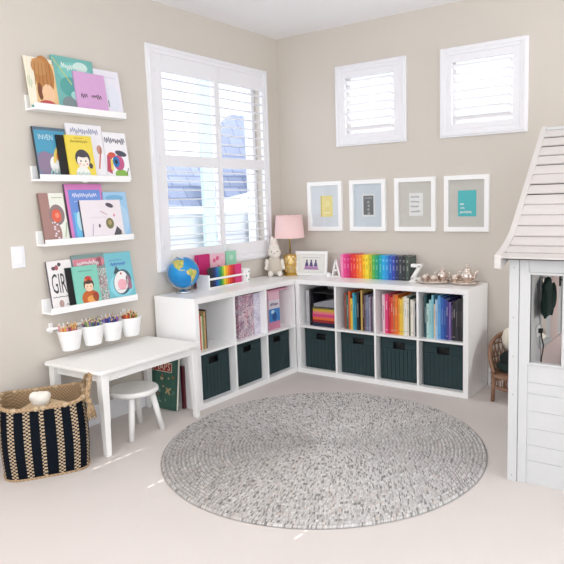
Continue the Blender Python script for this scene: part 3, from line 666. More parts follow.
# big MAPS book under the table
def maps(b, w, h):
    b.rect(-w+.02, .02, w-.015, h-.02, M('#3f6a5c', .5, var=.12, scale=14), 1)
    b.rect(-w*.5, h*.69, w*.66, h*.87, P('#e6d8c2'), 2); b.rect(-w*.46, h*.705, w*.62, h*.855, P('#b03532'), 3); b.txt('MAPS', w*.08, h*.78, .068, P('#f0e4d0'), 4, .92)
    q = random.Random(4)
    for i in range(34):
        u, v = q.uniform(-w+.03, w-.03), q.uniform(.03, h*.7)
        b.ell(u, v, q.uniform(.004, .016), q.uniform(.004, .014), P(q.choice(['#c9b48a', '#8fae9a', '#b5653f', '#dccaa2', '#2f5348', '#5f8a78'])), 3, q.uniform(0, 3), 8)
    b.ell(.07, h*.35, .02, .012, P('#d9bf8c'), 4, .5); b.stroke((.05, h*.3), (.1, h*.4), .012, P('#d9bf8c'), 4); b.stroke((.055, h*.4), (.09, h*.28), .012, P('#d9bf8c'), 4)
facing_book('large dark green atlas lettered MAPS leaning under the craft table', (.128, -1.612, .0015), tuple(Euler((0, -.09, 0)).to_matrix().to_4x4().to_euler()) if False else tuple((Matrix.Rotation(R(-87), 4, 'Z') @ Matrix.Rotation(-.12, 4, 'Y')).to_euler()), .31, .37, .022, '#3a6256', maps, spine='#54504a')
spine_book('book', 'dark red book standing behind the atlas under the craft table', (.279, -1.556, .001), R(-90), .024, .3, .02, '#5a1f2a', None, None)

# ------------------------------------------------------------------ rug
b = MB(); n = int(.938/RUG_ROW); prof = []
for k in range(n, 0, -1):
    r1 = k*RUG_ROW
    for f, z in ((0., .0005), (-.13, .0095), (-.5, .0145), (-.87, .0095)): prof.append((r1+f*RUG_ROW, z))
prof = [(n*RUG_ROW, 0), (n*RUG_ROW+.004, .003)]+prof+[(0, .009)]
b.lathe(prof, (0, 0, 0), rug_mat(), 128, caps=False)
rug = b.build('braided_rug', loc=(1.462, -1.592, .001), rot=(0, 0, R(-54.8))); rug.scale = (1.03, .985, 1)
tag(rug, 'large round light grey braided rug in the middle of the carpet', 'rug')

# ------------------------------------------------------------------ striped tote basket
t = thing('tote_basket', 'navy woven tote basket with cream checked stripes left of the craft table', 'basket', (.30, -2.595, 0), math.atan2(-.53, .85))
bw, bd, bh = .212, .185, .375          # local: front faces +x
def sect(a, z):                         # superellipse outline, a in radians
    c, s_ = math.cos(a), math.sin(a); e = .45
    k = 1+.10*math.sin(math.pi*min(1, z/bh))*.5
    kx = 1.05 if c > 0 else 1.0
    return (bd*kx*k*math.copysign(abs(c)**e, c), bw*k*math.copysign(abs(s_)**e, s_), z + (.018*abs(s_)**2*(z/bh)**3))
def body(inner):
    b = MB(); nu, nv = 133, 40
    # arc-length-even columns
    fine = [sect(2*math.pi*i/2000, 0) for i in range(2001)]; L = [0]
    for p, q in zip(fine, fine[1:]): L.append(L[-1]+math.hypot(q[0]-p[0], q[1]-p[1]))
    ang = []; j = 0
    for i in range(nu):
        while L[j+1] < L[-1]*i/nu: j += 1
        ang.append(2*math.pi*j/2000)
    rows = []
    for v in range(nv+1):
        ps = []
        for i, a in enumerate(ang):
            x, y, z = sect(a, bh*v/nv); off = .0022*math.sin(i*math.pi/1.)*0
            kk = (1-.012/.2) if inner else 1
            ps.append((x*kk, y*kk, max(z, .008) if inner else z))
        rows.append(b.verts(ps))
    for v in range(nv):
        for i in range(nu):
            ph = (i+2) % 7
            m = NAVY
            if ph < 3 and not inner: m = CREAMW if (ph+v) % 2 == 0 else BLACKN
            if inner: m = RUSH
            b.face([rows[v][i], rows[v][(i+1) % nu], rows[v+1][(i+1) % nu], rows[v+1][i]], m, True)
    b.face(rows[0], NAVY)
    return b, ang
BLACKN = M('#0a0d14', .8)
b, ang = body(False); b.build('body', t, recalc=True)
b, _ = body(True); b.build('lining', t)
b = MB(); b.tube([sect(a, bh) for a in ang[::2]], .011, RUSH, 8, closed=True); b.build('rim', t)
for a in ang[::10]:
    p = sect(a, bh); MB().sphere((0, 0, 0), (.016, .016, .0145), CREAMW, 10, 6).build('binding', t, p)
b = MB(); b.tube([sect(a, .006) for a in ang[::2]], .006, RUSH, 6, closed=True); b.build('bottom_edge', t)
for sy_ in (1, -1):
    p0 = Vector(sect(R(58*sy_), bh)); p1 = Vector(sect(R(122*sy_), bh))
    pts = []
    for i in range(17):
        f = i/16; p = p0.lerp(p1, f); hh = math.sin(math.pi*f)
        pts.append(p+Vector((0, sy_*(.02+.035*hh), -.03+.125*hh**.7 if sy_ > 0 else -.03+.05*hh**.7)))
    hb = MB()
    for k in range(3):
        hb.tube([q+Vector((.007*math.cos(i*1.3+k*2.1), .007*math.sin(i*1.3+k*2.1), 0)) for i, q in enumerate(pts)], .0085, RUSH, 8)
    h_ = hb.build('handle', t)
    ts = MB(); c = pts[0]
    ts.sphere((c.x+.006, c.y+.012*sy_, c.z+.005), .016, RUSH, 10, 8)
    q = random.Random(2)
    for k in range(26):
        a = q.uniform(0, 6.28); rr = q.uniform(.01, .032)
        ts.tube([(c.x+.006, c.y+.012*sy_, c.z), (c.x+.012+rr*.7*math.cos(a), c.y+.014*sy_+rr*.7*math.sin(a), c.z-.035), (c.x+.014+rr*math.cos(a), c.y+.016*sy_+rr*math.sin(a), c.z-.075-q.uniform(0, .02))], [.004, .004, .002], RUSH, 5)
    ts.build('tassel', h_)
def blob(name, spheres, mat, parent=None, vox=.006, loc=(0, 0, 0), rot=(0, 0, 0), sm=6):
    b = MB()
    for c, r in spheres: b.sphere(c, r, mat, 20, 12)
    o = b.build(name, parent, loc, rot)
    r = o.modifiers.new('merge', 'REMESH'); r.mode = 'VOXEL'; r.voxel_size = vox; r.use_smooth_shade = True
    s_ = o.modifiers.new('soft', 'SMOOTH'); s_.iterations = sm; s_.factor = .5
    return o
tag(blob('plush_ball', [((0, 0, .0), (.055, .05, .045)), ((.0, -.03, .022), .03), ((.025, .02, .02), .026)], M('#efe9e0', 1, var=.04, bump=.6, bscale=120), loc=(.31, -2.615, .372)), 'white soft toy lying on top inside the striped basket', 'soft toy')
tag(blob('knitted_blanket', [((.0, .0, 0), (.1, .14, .05)), ((.04, .07, .03), (.07, .06, .025)), ((.05, -.07, .025), (.06, .07, .025)), ((-.05, .0, .02), (.06, .09, .03))], M('#cdb592', 1, var=.2, scale=60, bump=.8, bscale=150), loc=(.30, -2.595, .298), rot=(0, 0, math.atan2(-.53, .85)), vox=.009), 'tan knitted blanket bundled inside the striped basket under the toy', 'blanket')

# ------------------------------------------------------------------ things on the window bookcase
GC = Vector((.12, -1.335, TOP+.147)); GR = .11
t = thing('globe', 'blue desk globe on a silver stand at the left end of the bookcase top', 'globe', (GC.x, GC.y, TOP))
CONT = [[(-168, 66), (-140, 70), (-95, 72), (-80, 62), (-60, 52), (-66, 45), (-80, 32), (-81, 25), (-97, 26), (-97, 18), (-87, 15), (-80, 9), (-95, 14), (-106, 22), (-117, 32), (-124, 46), (-135, 58), (-165, 58)],
        [(-78, 8), (-60, 9), (-50, 0), (-35, -7), (-40, -20), (-48, -27), (-58, -38), (-66, -48), (-70, -54), (-75, -48), (-71, -30), (-70, -18), (-81, -5)],
        [(-17, 15), (-8, 34), (10, 36), (32, 31), (43, 12), (51, 11), (40, -10), (35, -24), (20, -34), (12, -17), (9, 3), (-8, 5)],
        [(-10, 36), (-5, 48), (10, 58), (10, 70), (60, 72), (140, 72), (175, 66), (140, 52), (122, 38), (108, 20), (100, 8), (95, 20), (80, 8), (70, 22), (56, 26), (44, 14), (36, 36), (20, 38)],
        [(115, -22), (130, -12), (142, -11), (153, -26), (148, -38), (130, -32), (116, -34)], [(-55, 60), (-42, 60), (-22, 70), (-30, 82), (-60, 80)]]
def inside(p, poly):
    r = False; x, y = p
    for (x0, y0), (x1, y1) in zip(poly, poly[1:]+poly[:1]):
        if (y0 > y) != (y1 > y) and x < (x1-x0)*(y-y0)/(y1-y0)+x0: r = not r
    return r
SEA = globe_mat(); LAND = [M('#a9b45c', .35, var=.3, scale=40), M('#d4c069', .35, var=.3, scale=40)]; ICE = M('#e9eef0', .35)
b = MB(); seg, nn = 144, 72
rings = []
for j in range(1, nn):
    la = math.pi*(j/nn-.5)
    rings.append(b.verts([(GR*math.cos(la)*math.cos(2*math.pi*i/seg), GR*math.cos(la)*math.sin(2*math.pi*i/seg), GR*math.sin(la)) for i in range(seg)]))
bb, tt = b.verts([(0, 0, -GR), (0, 0, GR)])
def gm(i, j):
    lo, la = (i+.5)*360/seg-180, (j+.5)*180/nn-90
    if la < -70: return ICE
    for k, c in enumerate(CONT):
        if inside((lo, la), c): return ICE if k == 5 else LAND[(int(lo*.07)+int(la*.06)) % 2]
    return SEA
for i in range(seg):
    b.face([bb, rings[0][(i+1) % seg], rings[0][i]], ICE, True); b.face([tt, rings[-1][i], rings[-1][(i+1) % seg]], SEA, True)
for j in range(nn-2):
    for i in range(seg): b.face([rings[j][i], rings[j][(i+1) % seg], rings[j+1][(i+1) % seg], rings[j+1][i]], gm(i, j+1), True)
g = b.build('sphere', t, (0, 0, .147))
va = math.atan2(-4.485-GC.y, 3.426-GC.x)
vd = Vector((math.cos(va), math.sin(va), 0))
# mesh lon = angle-180; put lon -88 toward the camera, then lean the north pole to the left
rotm = Matrix.Rotation(R(20), 4, vd) @ Matrix.Rotation(va-R(180-92), 4, 'Z')
g.rotation_euler = rotm.to_euler()
ax = rotm.to_3x3() @ Vector((0, 0, 1)); sd = rotm.to_3x3() @ Vector((0, 0, 1)); side = vd.cross(Vector((0, 0, 1))); side = -side
b = MB(); pts = []
for i in range(19):
    a = R(0+180*i/18); q = ax*math.cos(a)+(vd.cross(ax)).normalized()*math.sin(a)*1
    pts.append(Vector((0, 0, .147))+q*(GR+.007))
b.tube(pts, .0035, CHROME, 8); b.cyl(Vector((0, 0, .147))+ax*GR, Vector((0, 0, .147))+ax*(GR+.012), .005, CHROME, 10)
b.cyl(Vector((0, 0, .147))-ax*GR, Vector((0, 0, .147))-ax*(GR+.012), .005, CHROME, 10); b.build('meridian', t)
lp = Vector((0, 0, .147))-ax*(GR+.007)
MB().lathe([(.06, 0), (.063, .004), (.062, .014), (.05, .02), (.02, .025), (.0, .026)], (0, 0, 0), CHROME, 40, caps=True).build('base', t)
low = min(pts, key=lambda p: p.z)
MB().cyl((low.x*.6, low.y*.6, .014), (low.x, low.y, low.z), .006, CHROME, 10).build('stem', t)

# white slatted caddy
t = thing('marker_caddy', 'white slatted caddy full of rainbow markers on the window bookcase', 'caddy', (.135, -.965, TOP))
for y in (-.2, .19): MB().box(-.065, .065, y, y+.01, 0, .108, WHITE).build('end_panel', t, bevel=.002)
MB().box(-.065, .065, -.19, .19, 0, .008, WHITE).build('bottom', t)
for x in (-.065, .059):
    for z0, z1 in ((.004, .018), (.068, .084)): MB().box(x, x+.006, -.19, .19, z0, z1, WHITE).build('slat', t, bevel=.0015)
mk = [('black', '#17171c'), ('ink black', '#22242c'), ('dark navy', '#1c2548'), ('navy', '#1f3a78'), ('blue', '#1f63b5'), ('teal', '#168a9a'), ('green', '#1f9a55'), ('lime green', '#8cc23a'), ('yellow', '#f3dd2f'), ('amber', '#f6b22a'), ('orange', '#f0802a'), ('red orange', '#e5482b'), ('red', '#d3232f'), ('crimson', '#c31a45')]
for i, (w, c) in enumerate(mk):
    for row in (0,):
        p = thing('marker', '%s marker, %s from the left in the white slatted caddy' % (w, ORD[i]), 'marker', (.135+.042, -.965-.178+.0212*i, TOP+.008), 0, 'rainbow markers in the slatted caddy')
        MB().lathe([(.0085, 0), (.0095, .002), (.0095, .085), (.0085, .087)], (0, 0, 0), M(c, .35), 14).build('barrel', p)
        MB().lathe([(.0098, .087), (.0102, .089), (.0102, .148), (.008, .152)], (0, 0, 0), M(c, .3), 14).build('cap', p)
facing_book('small pink notebook standing at the right end inside the slatted caddy', (.135+.036, -.82, TOP+.008), (0, 0, 0), .072, .152, .012, '#d8397c', lambda b, w, h: b.rect(-w*.6, h*.3, w*.6, h*.33, P('#c22f6e'), 1))
facing_book('magenta notebook standing behind the left end of the slatted caddy', (.046, -1.075, TOP), (0, 0, 0), .145, .25, .012, '#cf2c78', lambda b, w, h: b.rect(-w+.012, 0, -w+.02, h, P('#a81e5e'), 1), group=None, cat='notebook')
def flam(b, w, h):
    q = random.Random(5)
    for i in range(14): b.ell(q.uniform(-w*.75, w*.75), q.uniform(h*.1, h*.9), q.uniform(.012, .022), q.uniform(.01, .018), P(q.choice(['#e86a9a', '#f4a6c2', '#d9437f', '#8a4a6a', '#f7d3df'])), 2+i % 3, q.uniform(0, 3), 12)
facing_book('white notebook printed with pink blooms behind the middle of the caddy', (.048, -.915, TOP), (0, 0, 0), .165, .245, .012, '#f2c6d6', flam, cat='notebook')
facing_book('mint green notebook behind the right end of the slatted caddy', (.05, -.76, TOP), (0, 0, 0), .115, .252, .012, '#9adcbc', lambda b, w, h: b.ell(0, h*.8, .02, .02, P('#c4ecd8'), 1), cat='notebook')
t = thing('tumbler', 'small white spotted tumbler between the marker caddy and the rabbit', 'tumbler', (.165, -.715, TOP))
b = MB(); b.lathe([(.026, 0), (.028, .003), (.034, .112), (.032, .112), (.026, .006), (0, .006)], (0, 0, 0), WHITE, 28, caps=False); b.face([v for v in b.bm.verts if abs(v.co.z) < 1e-6], WHITE)
b.build('cup', t)
b = MB()
for i in range(5):
    for k in range(3):
        a = 2*math.pi*(i+.5*(k % 2))/5; z = .025+.032*k; r = .028+.006*z/.112
        b.sphere((r*math.cos(a), r*math.sin(a), z), (.005, .005, .007), M('#3f9a78', .4), 8, 6)
b.build('spots', t)

# plush rabbit
RA = math.atan2(-4.24, 3.33)
t = thing('plush_rabbit', 'white plush rabbit with upright ears sitting before the pink lamp', 'soft toy', (.105, -.262, TOP), RA)
blob('body', [((0, 0, .085), (.056, .062, .08)), ((.0, 0, .135), (.042, .046, .045)), ((0.006, 0, .198), (.05, .056, .05)), ((.03, 0, .188), (.034, .034, .028)),
              ((-.002, -.013, .27), (.016, .018, .07)), ((-.002, .015, .266), (.016, .018, .066)), ((.0, -.018, .24), (.022, .026, .035)), ((.0, .018, .24), (.022, .026, .035)),
              ((.012, -.066, .105), (.02, .019, .045)), ((.014, .066, .105), (.02, .019, .045)), ((.018, -.072, .07), (.019, .018, .022)), ((.02, .072, .07), (.019, .018, .022)),
              ((.05, -.036, .024), (.05, .024, .022)), ((.05, .036, .024), (.05, .024, .022)), ((.094, -.04, .028), (.02, .023, .027)), ((.094, .04, .028), (.02, .023, .027))], M('#ece6dd', 1., var=.04, scale=60, bump=.5, bscale=160), t, .0045, sm=5)
b = MB()
b.lathe([(.066, .045), (.069, .06), (.064, .1), (.052, .14), (.046, .155), (.04, .158)], (0, 0, 0), M('#cfc6b8', 1, var=.08, scale=60, bump=.8, bscale=220), 32, .93, 1.02, caps=False); b.build('vest', t)
b = MB()
for d in (-1, 1): b.sphere((.05, d*.024, .21), (.004, .0045, .005), BLACK, 10, 8)
b.build('eyes', t)
MB().sphere((.064, 0, .196), (.005, .007, .005), M('#c98f92', .7), 10, 8).build('nose', t)
b = MB()
for d in (-1, 1): b.sphere((.0135, d*.016, .275), (.003, .007, .036), M('#e6d3cd', 1), 10, 10)
b.build('inner_ears', t)

# pink lamp
t = thing('table_lamp', 'gold lattice table lamp with a pale pink drum shade in the corner', 'lamp', (.207, -.175, TOP))
MB().lathe([(.064, 0), (.066, .004), (.064, .012), (.056, .016), (.0, .017)], (0, 0, 0), GOLD, 36).build('base', t)
b = MB(); b.lathe([(.05, .016), (.054, .02), (.054, .175), (.049, .182), (.02, .186), (.0, .187)], (0, 0, 0), M('#d9c08a', .25, metal=.6, var=.1), 36, caps=False); b.build('body', t)
b = MB()
for k in range(8):
    for s_ in (-1, 1):
        b.tube([(.055*math.cos(2*math.pi*k/8+s_*1.6*f/10), .055*math.sin(2*math.pi*k/8+s_*1.6*f/10), .022+.15*f/10) for f in range(11)], .0028, GOLD, 6)
for z in (.02, .097, .174): b.tube([(.055*math.cos(2*math.pi*i/24), .055*math.sin(2*math.pi*i/24), z) for i in range(24)], .0035, GOLD, 6, closed=True)
b.build('lattice', t)
MB().cyl((0, 0, .186), (0, 0, .44), .006, GOLD, 12).build('neck', t)
b = MB(); b.lathe([(.128, .32), (.112, .513), (.1095, .513), (.1255, .32), (.128, .32)], (0, 0, 0), M('#f2cfcd', .85, var=.02, scale=80, bump=.1, bscale=500), 56, caps=False); b.build('lamp_shade', t)
b = MB()
for k in range(3):
    a = 2*math.pi*k/3; b.cyl((0, 0, .505), (.111*math.cos(a), .111*math.sin(a), .505), .002, GOLD, 6)
b.cyl((0, 0, .44), (0, 0, .515), .004, GOLD, 8); b.build('shade_carrier', t)
MB().sphere((0, 0, .41), (.025, .025, .035), M('#f6f2e8', .3), 16, 10).build('bulb', t)

def picture(label, cat, loc, rot, w, h, rim, dep, art, cw=None, ch=None, mat=None, name='framed_print', group=None, du=0., glass=True, back=True):
    """local: faces +x, origin bottom centre (back)"""
    t = thing(name, label, cat, loc, rot, group)
    fm = WHITE
    for (a, c, d, e) in ((-w/2, -w/2+rim, 0, h), (w/2-rim, w/2, 0, h), (-w/2+rim, w/2-rim, 0, rim), (-w/2+rim, w/2-rim, h-rim, h)):
        pass
    b = MB()
    O = [(-w/2, 0), (w/2, 0), (w/2, h), (-w/2, h)]; I = [(-w/2+rim, rim), (w/2-rim, rim), (w/2-rim, h-rim), (-w/2+rim, h-rim)]
    v = [b.verts([(x, y, z) for y, z in Q]) for x in (0, dep) for Q in (O, I)]
    for i in range(4):
        j = (i+1) % 4
        b.face([v[2][i], v[2][j], v[3][j], v[3][i]], fm); b.face([v[0][i], v[0][j], v[1][j], v[1][i]], fm)
        b.face([v[0][i], v[0][j], v[2][j], v[2][i]], fm); b.face([v[1][i], v[1][j], v[3][j], v[3][i]], fm)
    b.build('frame', t, bevel=.0015)
    if back: MB().box(.001, .006, -w/2+rim-.004, w/2-rim+.004, rim-.004, h-rim+.004, mat or PAPER).build('mat_board', t)
    if glass: MB().box(dep*.62, dep*.62+.002, -w/2+rim-.003, w/2-rim+.003, rim-.003, h-rim+.003, GLASS).build('glass', t)
    if art:
        b = MB(); cw = cw or w-2*rim; ch = ch or h-2*rim; c0 = h/2
        x0 = .006 if back else dep*.25; x1 = x0+.004
        b.X = Matrix.Translation((0, du, c0)); b.T = x1
        b.box(x0, x1, -cw/2, cw/2, -ch/2, ch/2, art[0]); art[1](b, cw/2, ch/2); b.build('card', t)
    return t
def figs(b, w, h):
    b.scrib(-w*.72, w*.72, h*.66, .008, P('#8a86a0'), 2, 3, .0018)
    for u in (-.042, 0, .042):
        b.ell(u, .022, .008, .01, P('#39325a'), 2, n=12); b.pol([(u-.008, .012), (u+.008, .012), (u+.018, -.022), (u-.018, -.022)], P('#4a4478'), 3); b.pol([(u-.018, -.022), (u+.018, -.022), (u+.022, -.045), (u-.022, -.045)], P('#b58ab8'), 2)
    b.rect(-.07, -.052, .07, -.045, P('#a583b0'), 2)
picture('small white framed print of three purple figures beside the pink lamp', 'framed print', (.396, -.135, TOP), tuple((Matrix.Rotation(R(-82), 4, 'Z') @ Matrix.Rotation(-.12, 4, 'Y')).to_euler()), .3, .205, .022, .018, (M('#f4f1ea', .6), figs), .24, .15)
t = thing('trinket_box', 'tiny white lidded trinket box left of the letter A bookend', 'trinket box', (.575, -.15, TOP))
MB().lathe([(.02, 0), (.022, .002), (.022, .02), (.02, .022)], (0, 0, 0), WHITE, 24).build('box', t)
MB().lathe([(.0235, .022), (.0235, .027), (.012, .033), (.004, .035), (.005, .04), (0, .042)], (0, 0, 0), WHITE, 24).build('lid', t)

# four floating frames on the back wall
def f_yel(b, w, h): b.rect(-w, -h, -w+.012, h, P('#d9c24a'), 1); b.ell(.01, .02, .025, .03, P('#f6e9a0'), 1); b.rect(-.02, -.06, .035, -.05, P('#fbf3c8'), 1)
def f_gry(b, w, h):
    b.rect(-w+.012, -h+.014, w-.012, h-.012, P('#6f7274'), 1); b.scrib(-w*.6, w*.6, h*.66, .016, P('#c8c8c4'), 2, 4, .003)
    for i in range(4): b.ell(.0+.004*(i % 2), h*.3-i*.03, .012, .011, P('#a9a9a2'), 2, n=10)
def f_wht(b, w, h):
    for i, (a, c) in enumerate(((-.75, .45), (-.75, .5), (-.75, .35), (-.75, .6))): b.scrib(w*a, w*c, h*(.66-.42*i), .019, P('#8a8d92'), 2, 12+i, .004)
def f_teal(b, w, h):
    b.rect(-w*.75, -h*.12, -w*.35, h*.02, P('#d7f0ee'), 1); b.scrib(-w*.7, -w*.3, -h*.34, .02, P('#e4f5f3'), 2, 4, .006); b.scrib(-w*.75, w*.5, -h*.68, .022, P('#e4f5f3'), 2, 6, .007)
FR = [((.300, .644), 'leftmost white frame on the back wall, holding a yellow card', ('#efe08f', f_yel), .117, .176, .012), ((.720, 1.051), 'second white frame from the corner, holding a dark grey card', ('#e8e8e6', f_gry), .117, .18, .004),
      ((1.132, 1.477), 'third white frame from the corner, holding a white card with writing', ('#f0efec', f_wht), .117, .176, .006), ((1.546, 1.889), 'white frame nearest the playhouse, holding a turquoise card', ('#3dbcbf', f_teal), .139, .19, .002)]
for ((a, c), lab, (hx, fn), cw, ch, du), bk in zip(FR, ('#dde2e6', '#d3dbe1', '#d2cec6', '#cfcbc3')):  # the bluish backings have the window reflection put into their colour
    picture(lab, 'picture frame', ((a+c)/2, 0, 1.143), R(-90), c-a, .413, .034, .03, (M(hx, .5), fn), cw, ch, M(bk, .8, var=.02), name='wall_art', group='white frames in a row on the back wall', du=du)

# tea set on two trays
def tray(label, loc, a, c):
    t = thing('tray', label, 'tray', loc)
    b = MB(); b.lathe([(.0, .004), (.86, .004), (.93, .008), (1., .016), (1.01, .019), (1., .02), (.92, .011), (.86, .007), (.0, .007)], (0, 0, 0), SILVER, 48, a, c, caps=False)
    b.build('plate', t)
    b = MB(); b.tube([(1.0*a*math.cos(2*math.pi*i/40), c*math.sin(2*math.pi*i/40), .018+.002*(i % 2)) for i in range(40)], .0032, SILVER, 6, closed=True); b.build('rim', t)
    return t
tray('left oval silver tray of the tea set on the bookcase top', (1.52, -.18, TOP), .135, .095)
tray('right oval silver tray near the bookcase end, under the tall teapot', (1.762, -.165, TOP), .105, .085)
def teacup(label, loc, rot, s=1.):
    t = thing('teacup', label, 'teacup', loc, rot, 'silver teacups on the trays')
    b = MB(); b.lathe([(.014*s, 0), (.016*s, .003*s), (.012*s, .008*s), (.026*s, .02*s), (.031*s, .034*s), (.029*s, .046*s), (.032*s, .052*s), (.03*s, .052*s), (.027*s, .044*s), (.0, .014*s)], (0, 0, 0), SILVER, 24, caps=False); b.build('cup', t)
    b = MB(); b.tube([(.028*s, 0, .042*s), (.043*s, 0, .044*s), (.046*s, 0, .03*s), (.036*s, 0, .02*s), (.026*s, 0, .02*s)], .0028*s, SILVER, 7); b.build('handle', t)
    return t
def teapot(label, loc, rot, s=1., spout=True):
    t = thing('teapot' if spout else 'sugar_bowl', label, 'teapot' if spout else 'sugar bowl', loc, rot)
    b = MB(); b.lathe([(.026, 0), (.028, .003), (.02, .012), (.036, .026), (.044, .045), (.042, .062), (.03, .078), (.024, .084), (.027, .088)], (0, 0, 0), SILVER, 28)
    for v in b.bm.verts: v.co *= s
    b.build('body', t)
    b = MB(); b.lathe([(.027, .088), (.024, .096), (.012, .106), (.005, .109), (.004, .114), (.008, .121), (.006, .128), (.0, .131)], (0, 0, 0), SILVER, 24)
    for v in b.bm.verts: v.co *= s
    b.build('lid', t)
    b = MB(); b.tube([(-.036, 0, .072), (-.058, 0, .08), (-.068, 0, .06), (-.058, 0, .036), (-.04, 0, .034)], .004, SILVER, 8)
    if not spout: b.tube([(.036, 0, .072), (.058, 0, .08), (.068, 0, .06), (.058, 0, .036), (.04, 0, .034)], .004, SILVER, 8)
    for v in b.bm.verts: v.co *= s
    b.build('handle', t)
    if spout:
        b = MB(); b.tube([(.036, 0, .035), (.055, 0, .045), (.062, 0, .07), (.076, 0, .092)], [.011, .009, .006, .0045], SILVER, 10)
        for v in b.bm.verts: v.co *= s
        b.build('spout', t)
    return t
TZ = TOP+.0075
teacup('silver teacup at the back left of the left tray', (1.447, -.135, TZ), R(150))
teacup('silver teacup at the front left of the left tray', (1.475, -.2, TZ), R(200))
teacup('silver teacup at the front middle of the left tray', (1.545, -.215, TZ), R(-30))
teapot('round lidded silver sugar bowl at the right end of the left tray', (1.585, -.15, TZ), R(10), .92, False)
teacup('silver teacup at the left end of the right tray', (1.693, -.165, TZ), R(-60), 1.15)
teapot('tall silver teapot with a curved spout on the right tray', (1.78, -.165, TZ), R(-5), 1.1)

# ------------------------------------------------------------------ playhouse
X0, X1, Y0, Y1 = 2.5, 3.6, -1.5, -.55
t = thing('playhouse', 'white wooden playhouse with a shingled roof at the right edge', 'playhouse', (X0, Y0, 0))
def PH(mb, x0, x1, y0, y1, z0, z1, m=HOUSE): return mb.box(x0-X0, x1-X0, y0-Y0, y1-Y0, z0, z1, m)
YC = -.80
prof = [(-1.585, 1.106), (-1.515, 1.128), (-1.445, 1.157), (-1.375, 1.196), (-1.318, 1.246)]
for k in range(1, 11): prof.append((-1.318+(YC-.0+1.318)*k/10, 1.246+(1.758-1.246)*k/10))
zb = [0, .118, .197, .281, .368, .454, .509, .607]
def siding(mb, x0, x1):
    for a, c in zip(zb, zb[1:]):
        PH(mb, x0, x1, Y0+.006, Y0+.022, a, c-.003); 
    PH(mb, x0, x1, Y0+.009, Y0+.022, 0, .6)
WX = [(2.60, 2.745), (2.93, 3.17), (3.355, 3.50)]
b = MB(); siding(b, 2.54, 2.93); siding(b, 3.17, 3.56)
for a, c in ((2.54, 2.60), (2.745, 2.93), (3.17, 3.355), (3.5, 3.56)): PH(b, a, c, Y0+.004, Y0+.022, .607, 1.028)
PH(b, 2.54, 3.56, Y0+.004, Y0+.022, 1.028, 1.11)
b.build('front_wall', t)
for a, c in (WX[0], WX[2]):
    b = MB()
    for x0, x1, z0, z1 in ((a-.012, a, .595, 1.04), (c, c+.03, .595, 1.04), (a, c, .595, .607), (a, c, 1.028, 1.04)): PH(b, x0, x1, Y0-.004, Y0+.03, z0, z1)
    b.build('window_frame', t, bevel=.003)
b = MB(); PH(b, 2.94, 3.16, Y0+.002, Y0+.02, .01, 1.02)
for x in (2.975, 3.05, 3.125): PH(b, x-.0015, x+.0015, Y0+.001, Y0+.003, .01, 1.02, M('#cfcdcd', .6))
dr = b.build('door', t, bevel=.002)
MB().sphere((3.135-X0, -.012, .52), .014, CHROME, 14, 10).build('knob', dr)
for a in (2.93, 3.16):
    b = MB(); PH(b, a-.02, a+.02, Y0-.008, Y0+.004, 0, 1.06); b.build('door_trim', t, bevel=.002)
for x0, x1 in ((2.504, 2.548), (3.554, 3.604)):
    b = MB(); PH(b, x0, x1, Y0-.012, Y0+.04, 0, 1.115)
    for z in (.03, .44, .63, .82, 1.06): b.cyl(((x0+x1)/2-X0, -.0125, z), ((x0+x1)/2-X0, -.0105, z), .0035, M('#9a9a9c', .5, metal=.6), 10)
    b.build('corner_post', t, bevel=.002)
for x0, x1 in ((2.55, 2.592), (3.508, 3.55)):
    b = MB(); PH(b, x0, x1, Y0-.004, Y0+.02, .0, 1.1); b.build('trim_board', t, bevel=.002)
def gable(x0, x1, opening):
    b = MB(); PINK = HOUSE
    def wall(y0, y1, z0, z1): PH(b, x0, x1, y0, y1, z0, z1)
    if opening:
        (a, c), (z0, z1) = opening
        wall(Y0+.03, a, 0, 1.1); wall(c, Y1, 0, 1.1); wall(a, c, 0, z0); wall(a, c, z1, 1.1)
    else: wall(Y0+.03, Y1, 0, 1.1)
    top = [(y, z-.02) for y, z in prof if z > 1.14]; top += [(2*YC-y, z) for y, z in top[::-1][1:]]
    b.prism([(y-Y0, z) for y, z in [(Y0+.03, 1.1)]+[q for q in top if Y0+.03 < q[0] < Y1]+[(Y1, 1.5), (Y1, 1.1)]], (x0-X0, x1-X0), HOUSE, 'x')
    return b.build('side_wall', t)
gable(2.504, 2.528, ((-1.04, -.82), (.588, .955)))
gable(3.572, 3.596, ((-1.3, -.7), (.35, 1.0)))  # unseen opening, made to let light into the house
b = MB(); PINKT = M('#dfcbc8', .6, var=.02)
for y0, y1, z0, z1 in ((-.82, -.775, .57, .99), (-1.06, -1.04, .57, .97)): PH(b, 2.528, 2.538, y0, y1, z0, z1, PINKT if y0 > -1 else HOUSE)
PH(b, 2.528, 2.538, -1.04, -.82, .572, .588, HOUSE); PH(b, 2.528, 2.538, -1.04, -.82, .955, .97, HOUSE)
b.build('inner_window_trim', t, bevel=.002)
b = MB(); PH(b, 2.529, 2.534, -1.03, Y1-.03, .02, .565, PINKT); PH(b, 2.529, 2.534, -.77, -.67, .57, 1.0, PINKT); b.build('inner_panel', t)['label'] = 'pale pink inner panel below the side window'
b = MB(); PH(b, 2.504, 3.596, Y1-.02, Y1, 0, .5); PH(b, 2.504, 2.6, Y1-.02, Y1, .5, 1.1); PH(b, 3.5, 3.596, Y1-.02, Y1, .5, 1.1); PH(b, 2.6, 3.5, Y1-.02, Y1, 1.0, 1.1); b.build('back_wall', t)  # unseen wall, pulled forward and opened up to let light through
for x0, x1 in ((2.51, 2.55), (3.55, 3.59)):  # unseen open porch, added so light reaches the bookcase side panel
    b = MB(); PH(b, x0, x1, -.16, -.12, 0, 1.15); b.build('added_porch_post', t, bevel=.002)
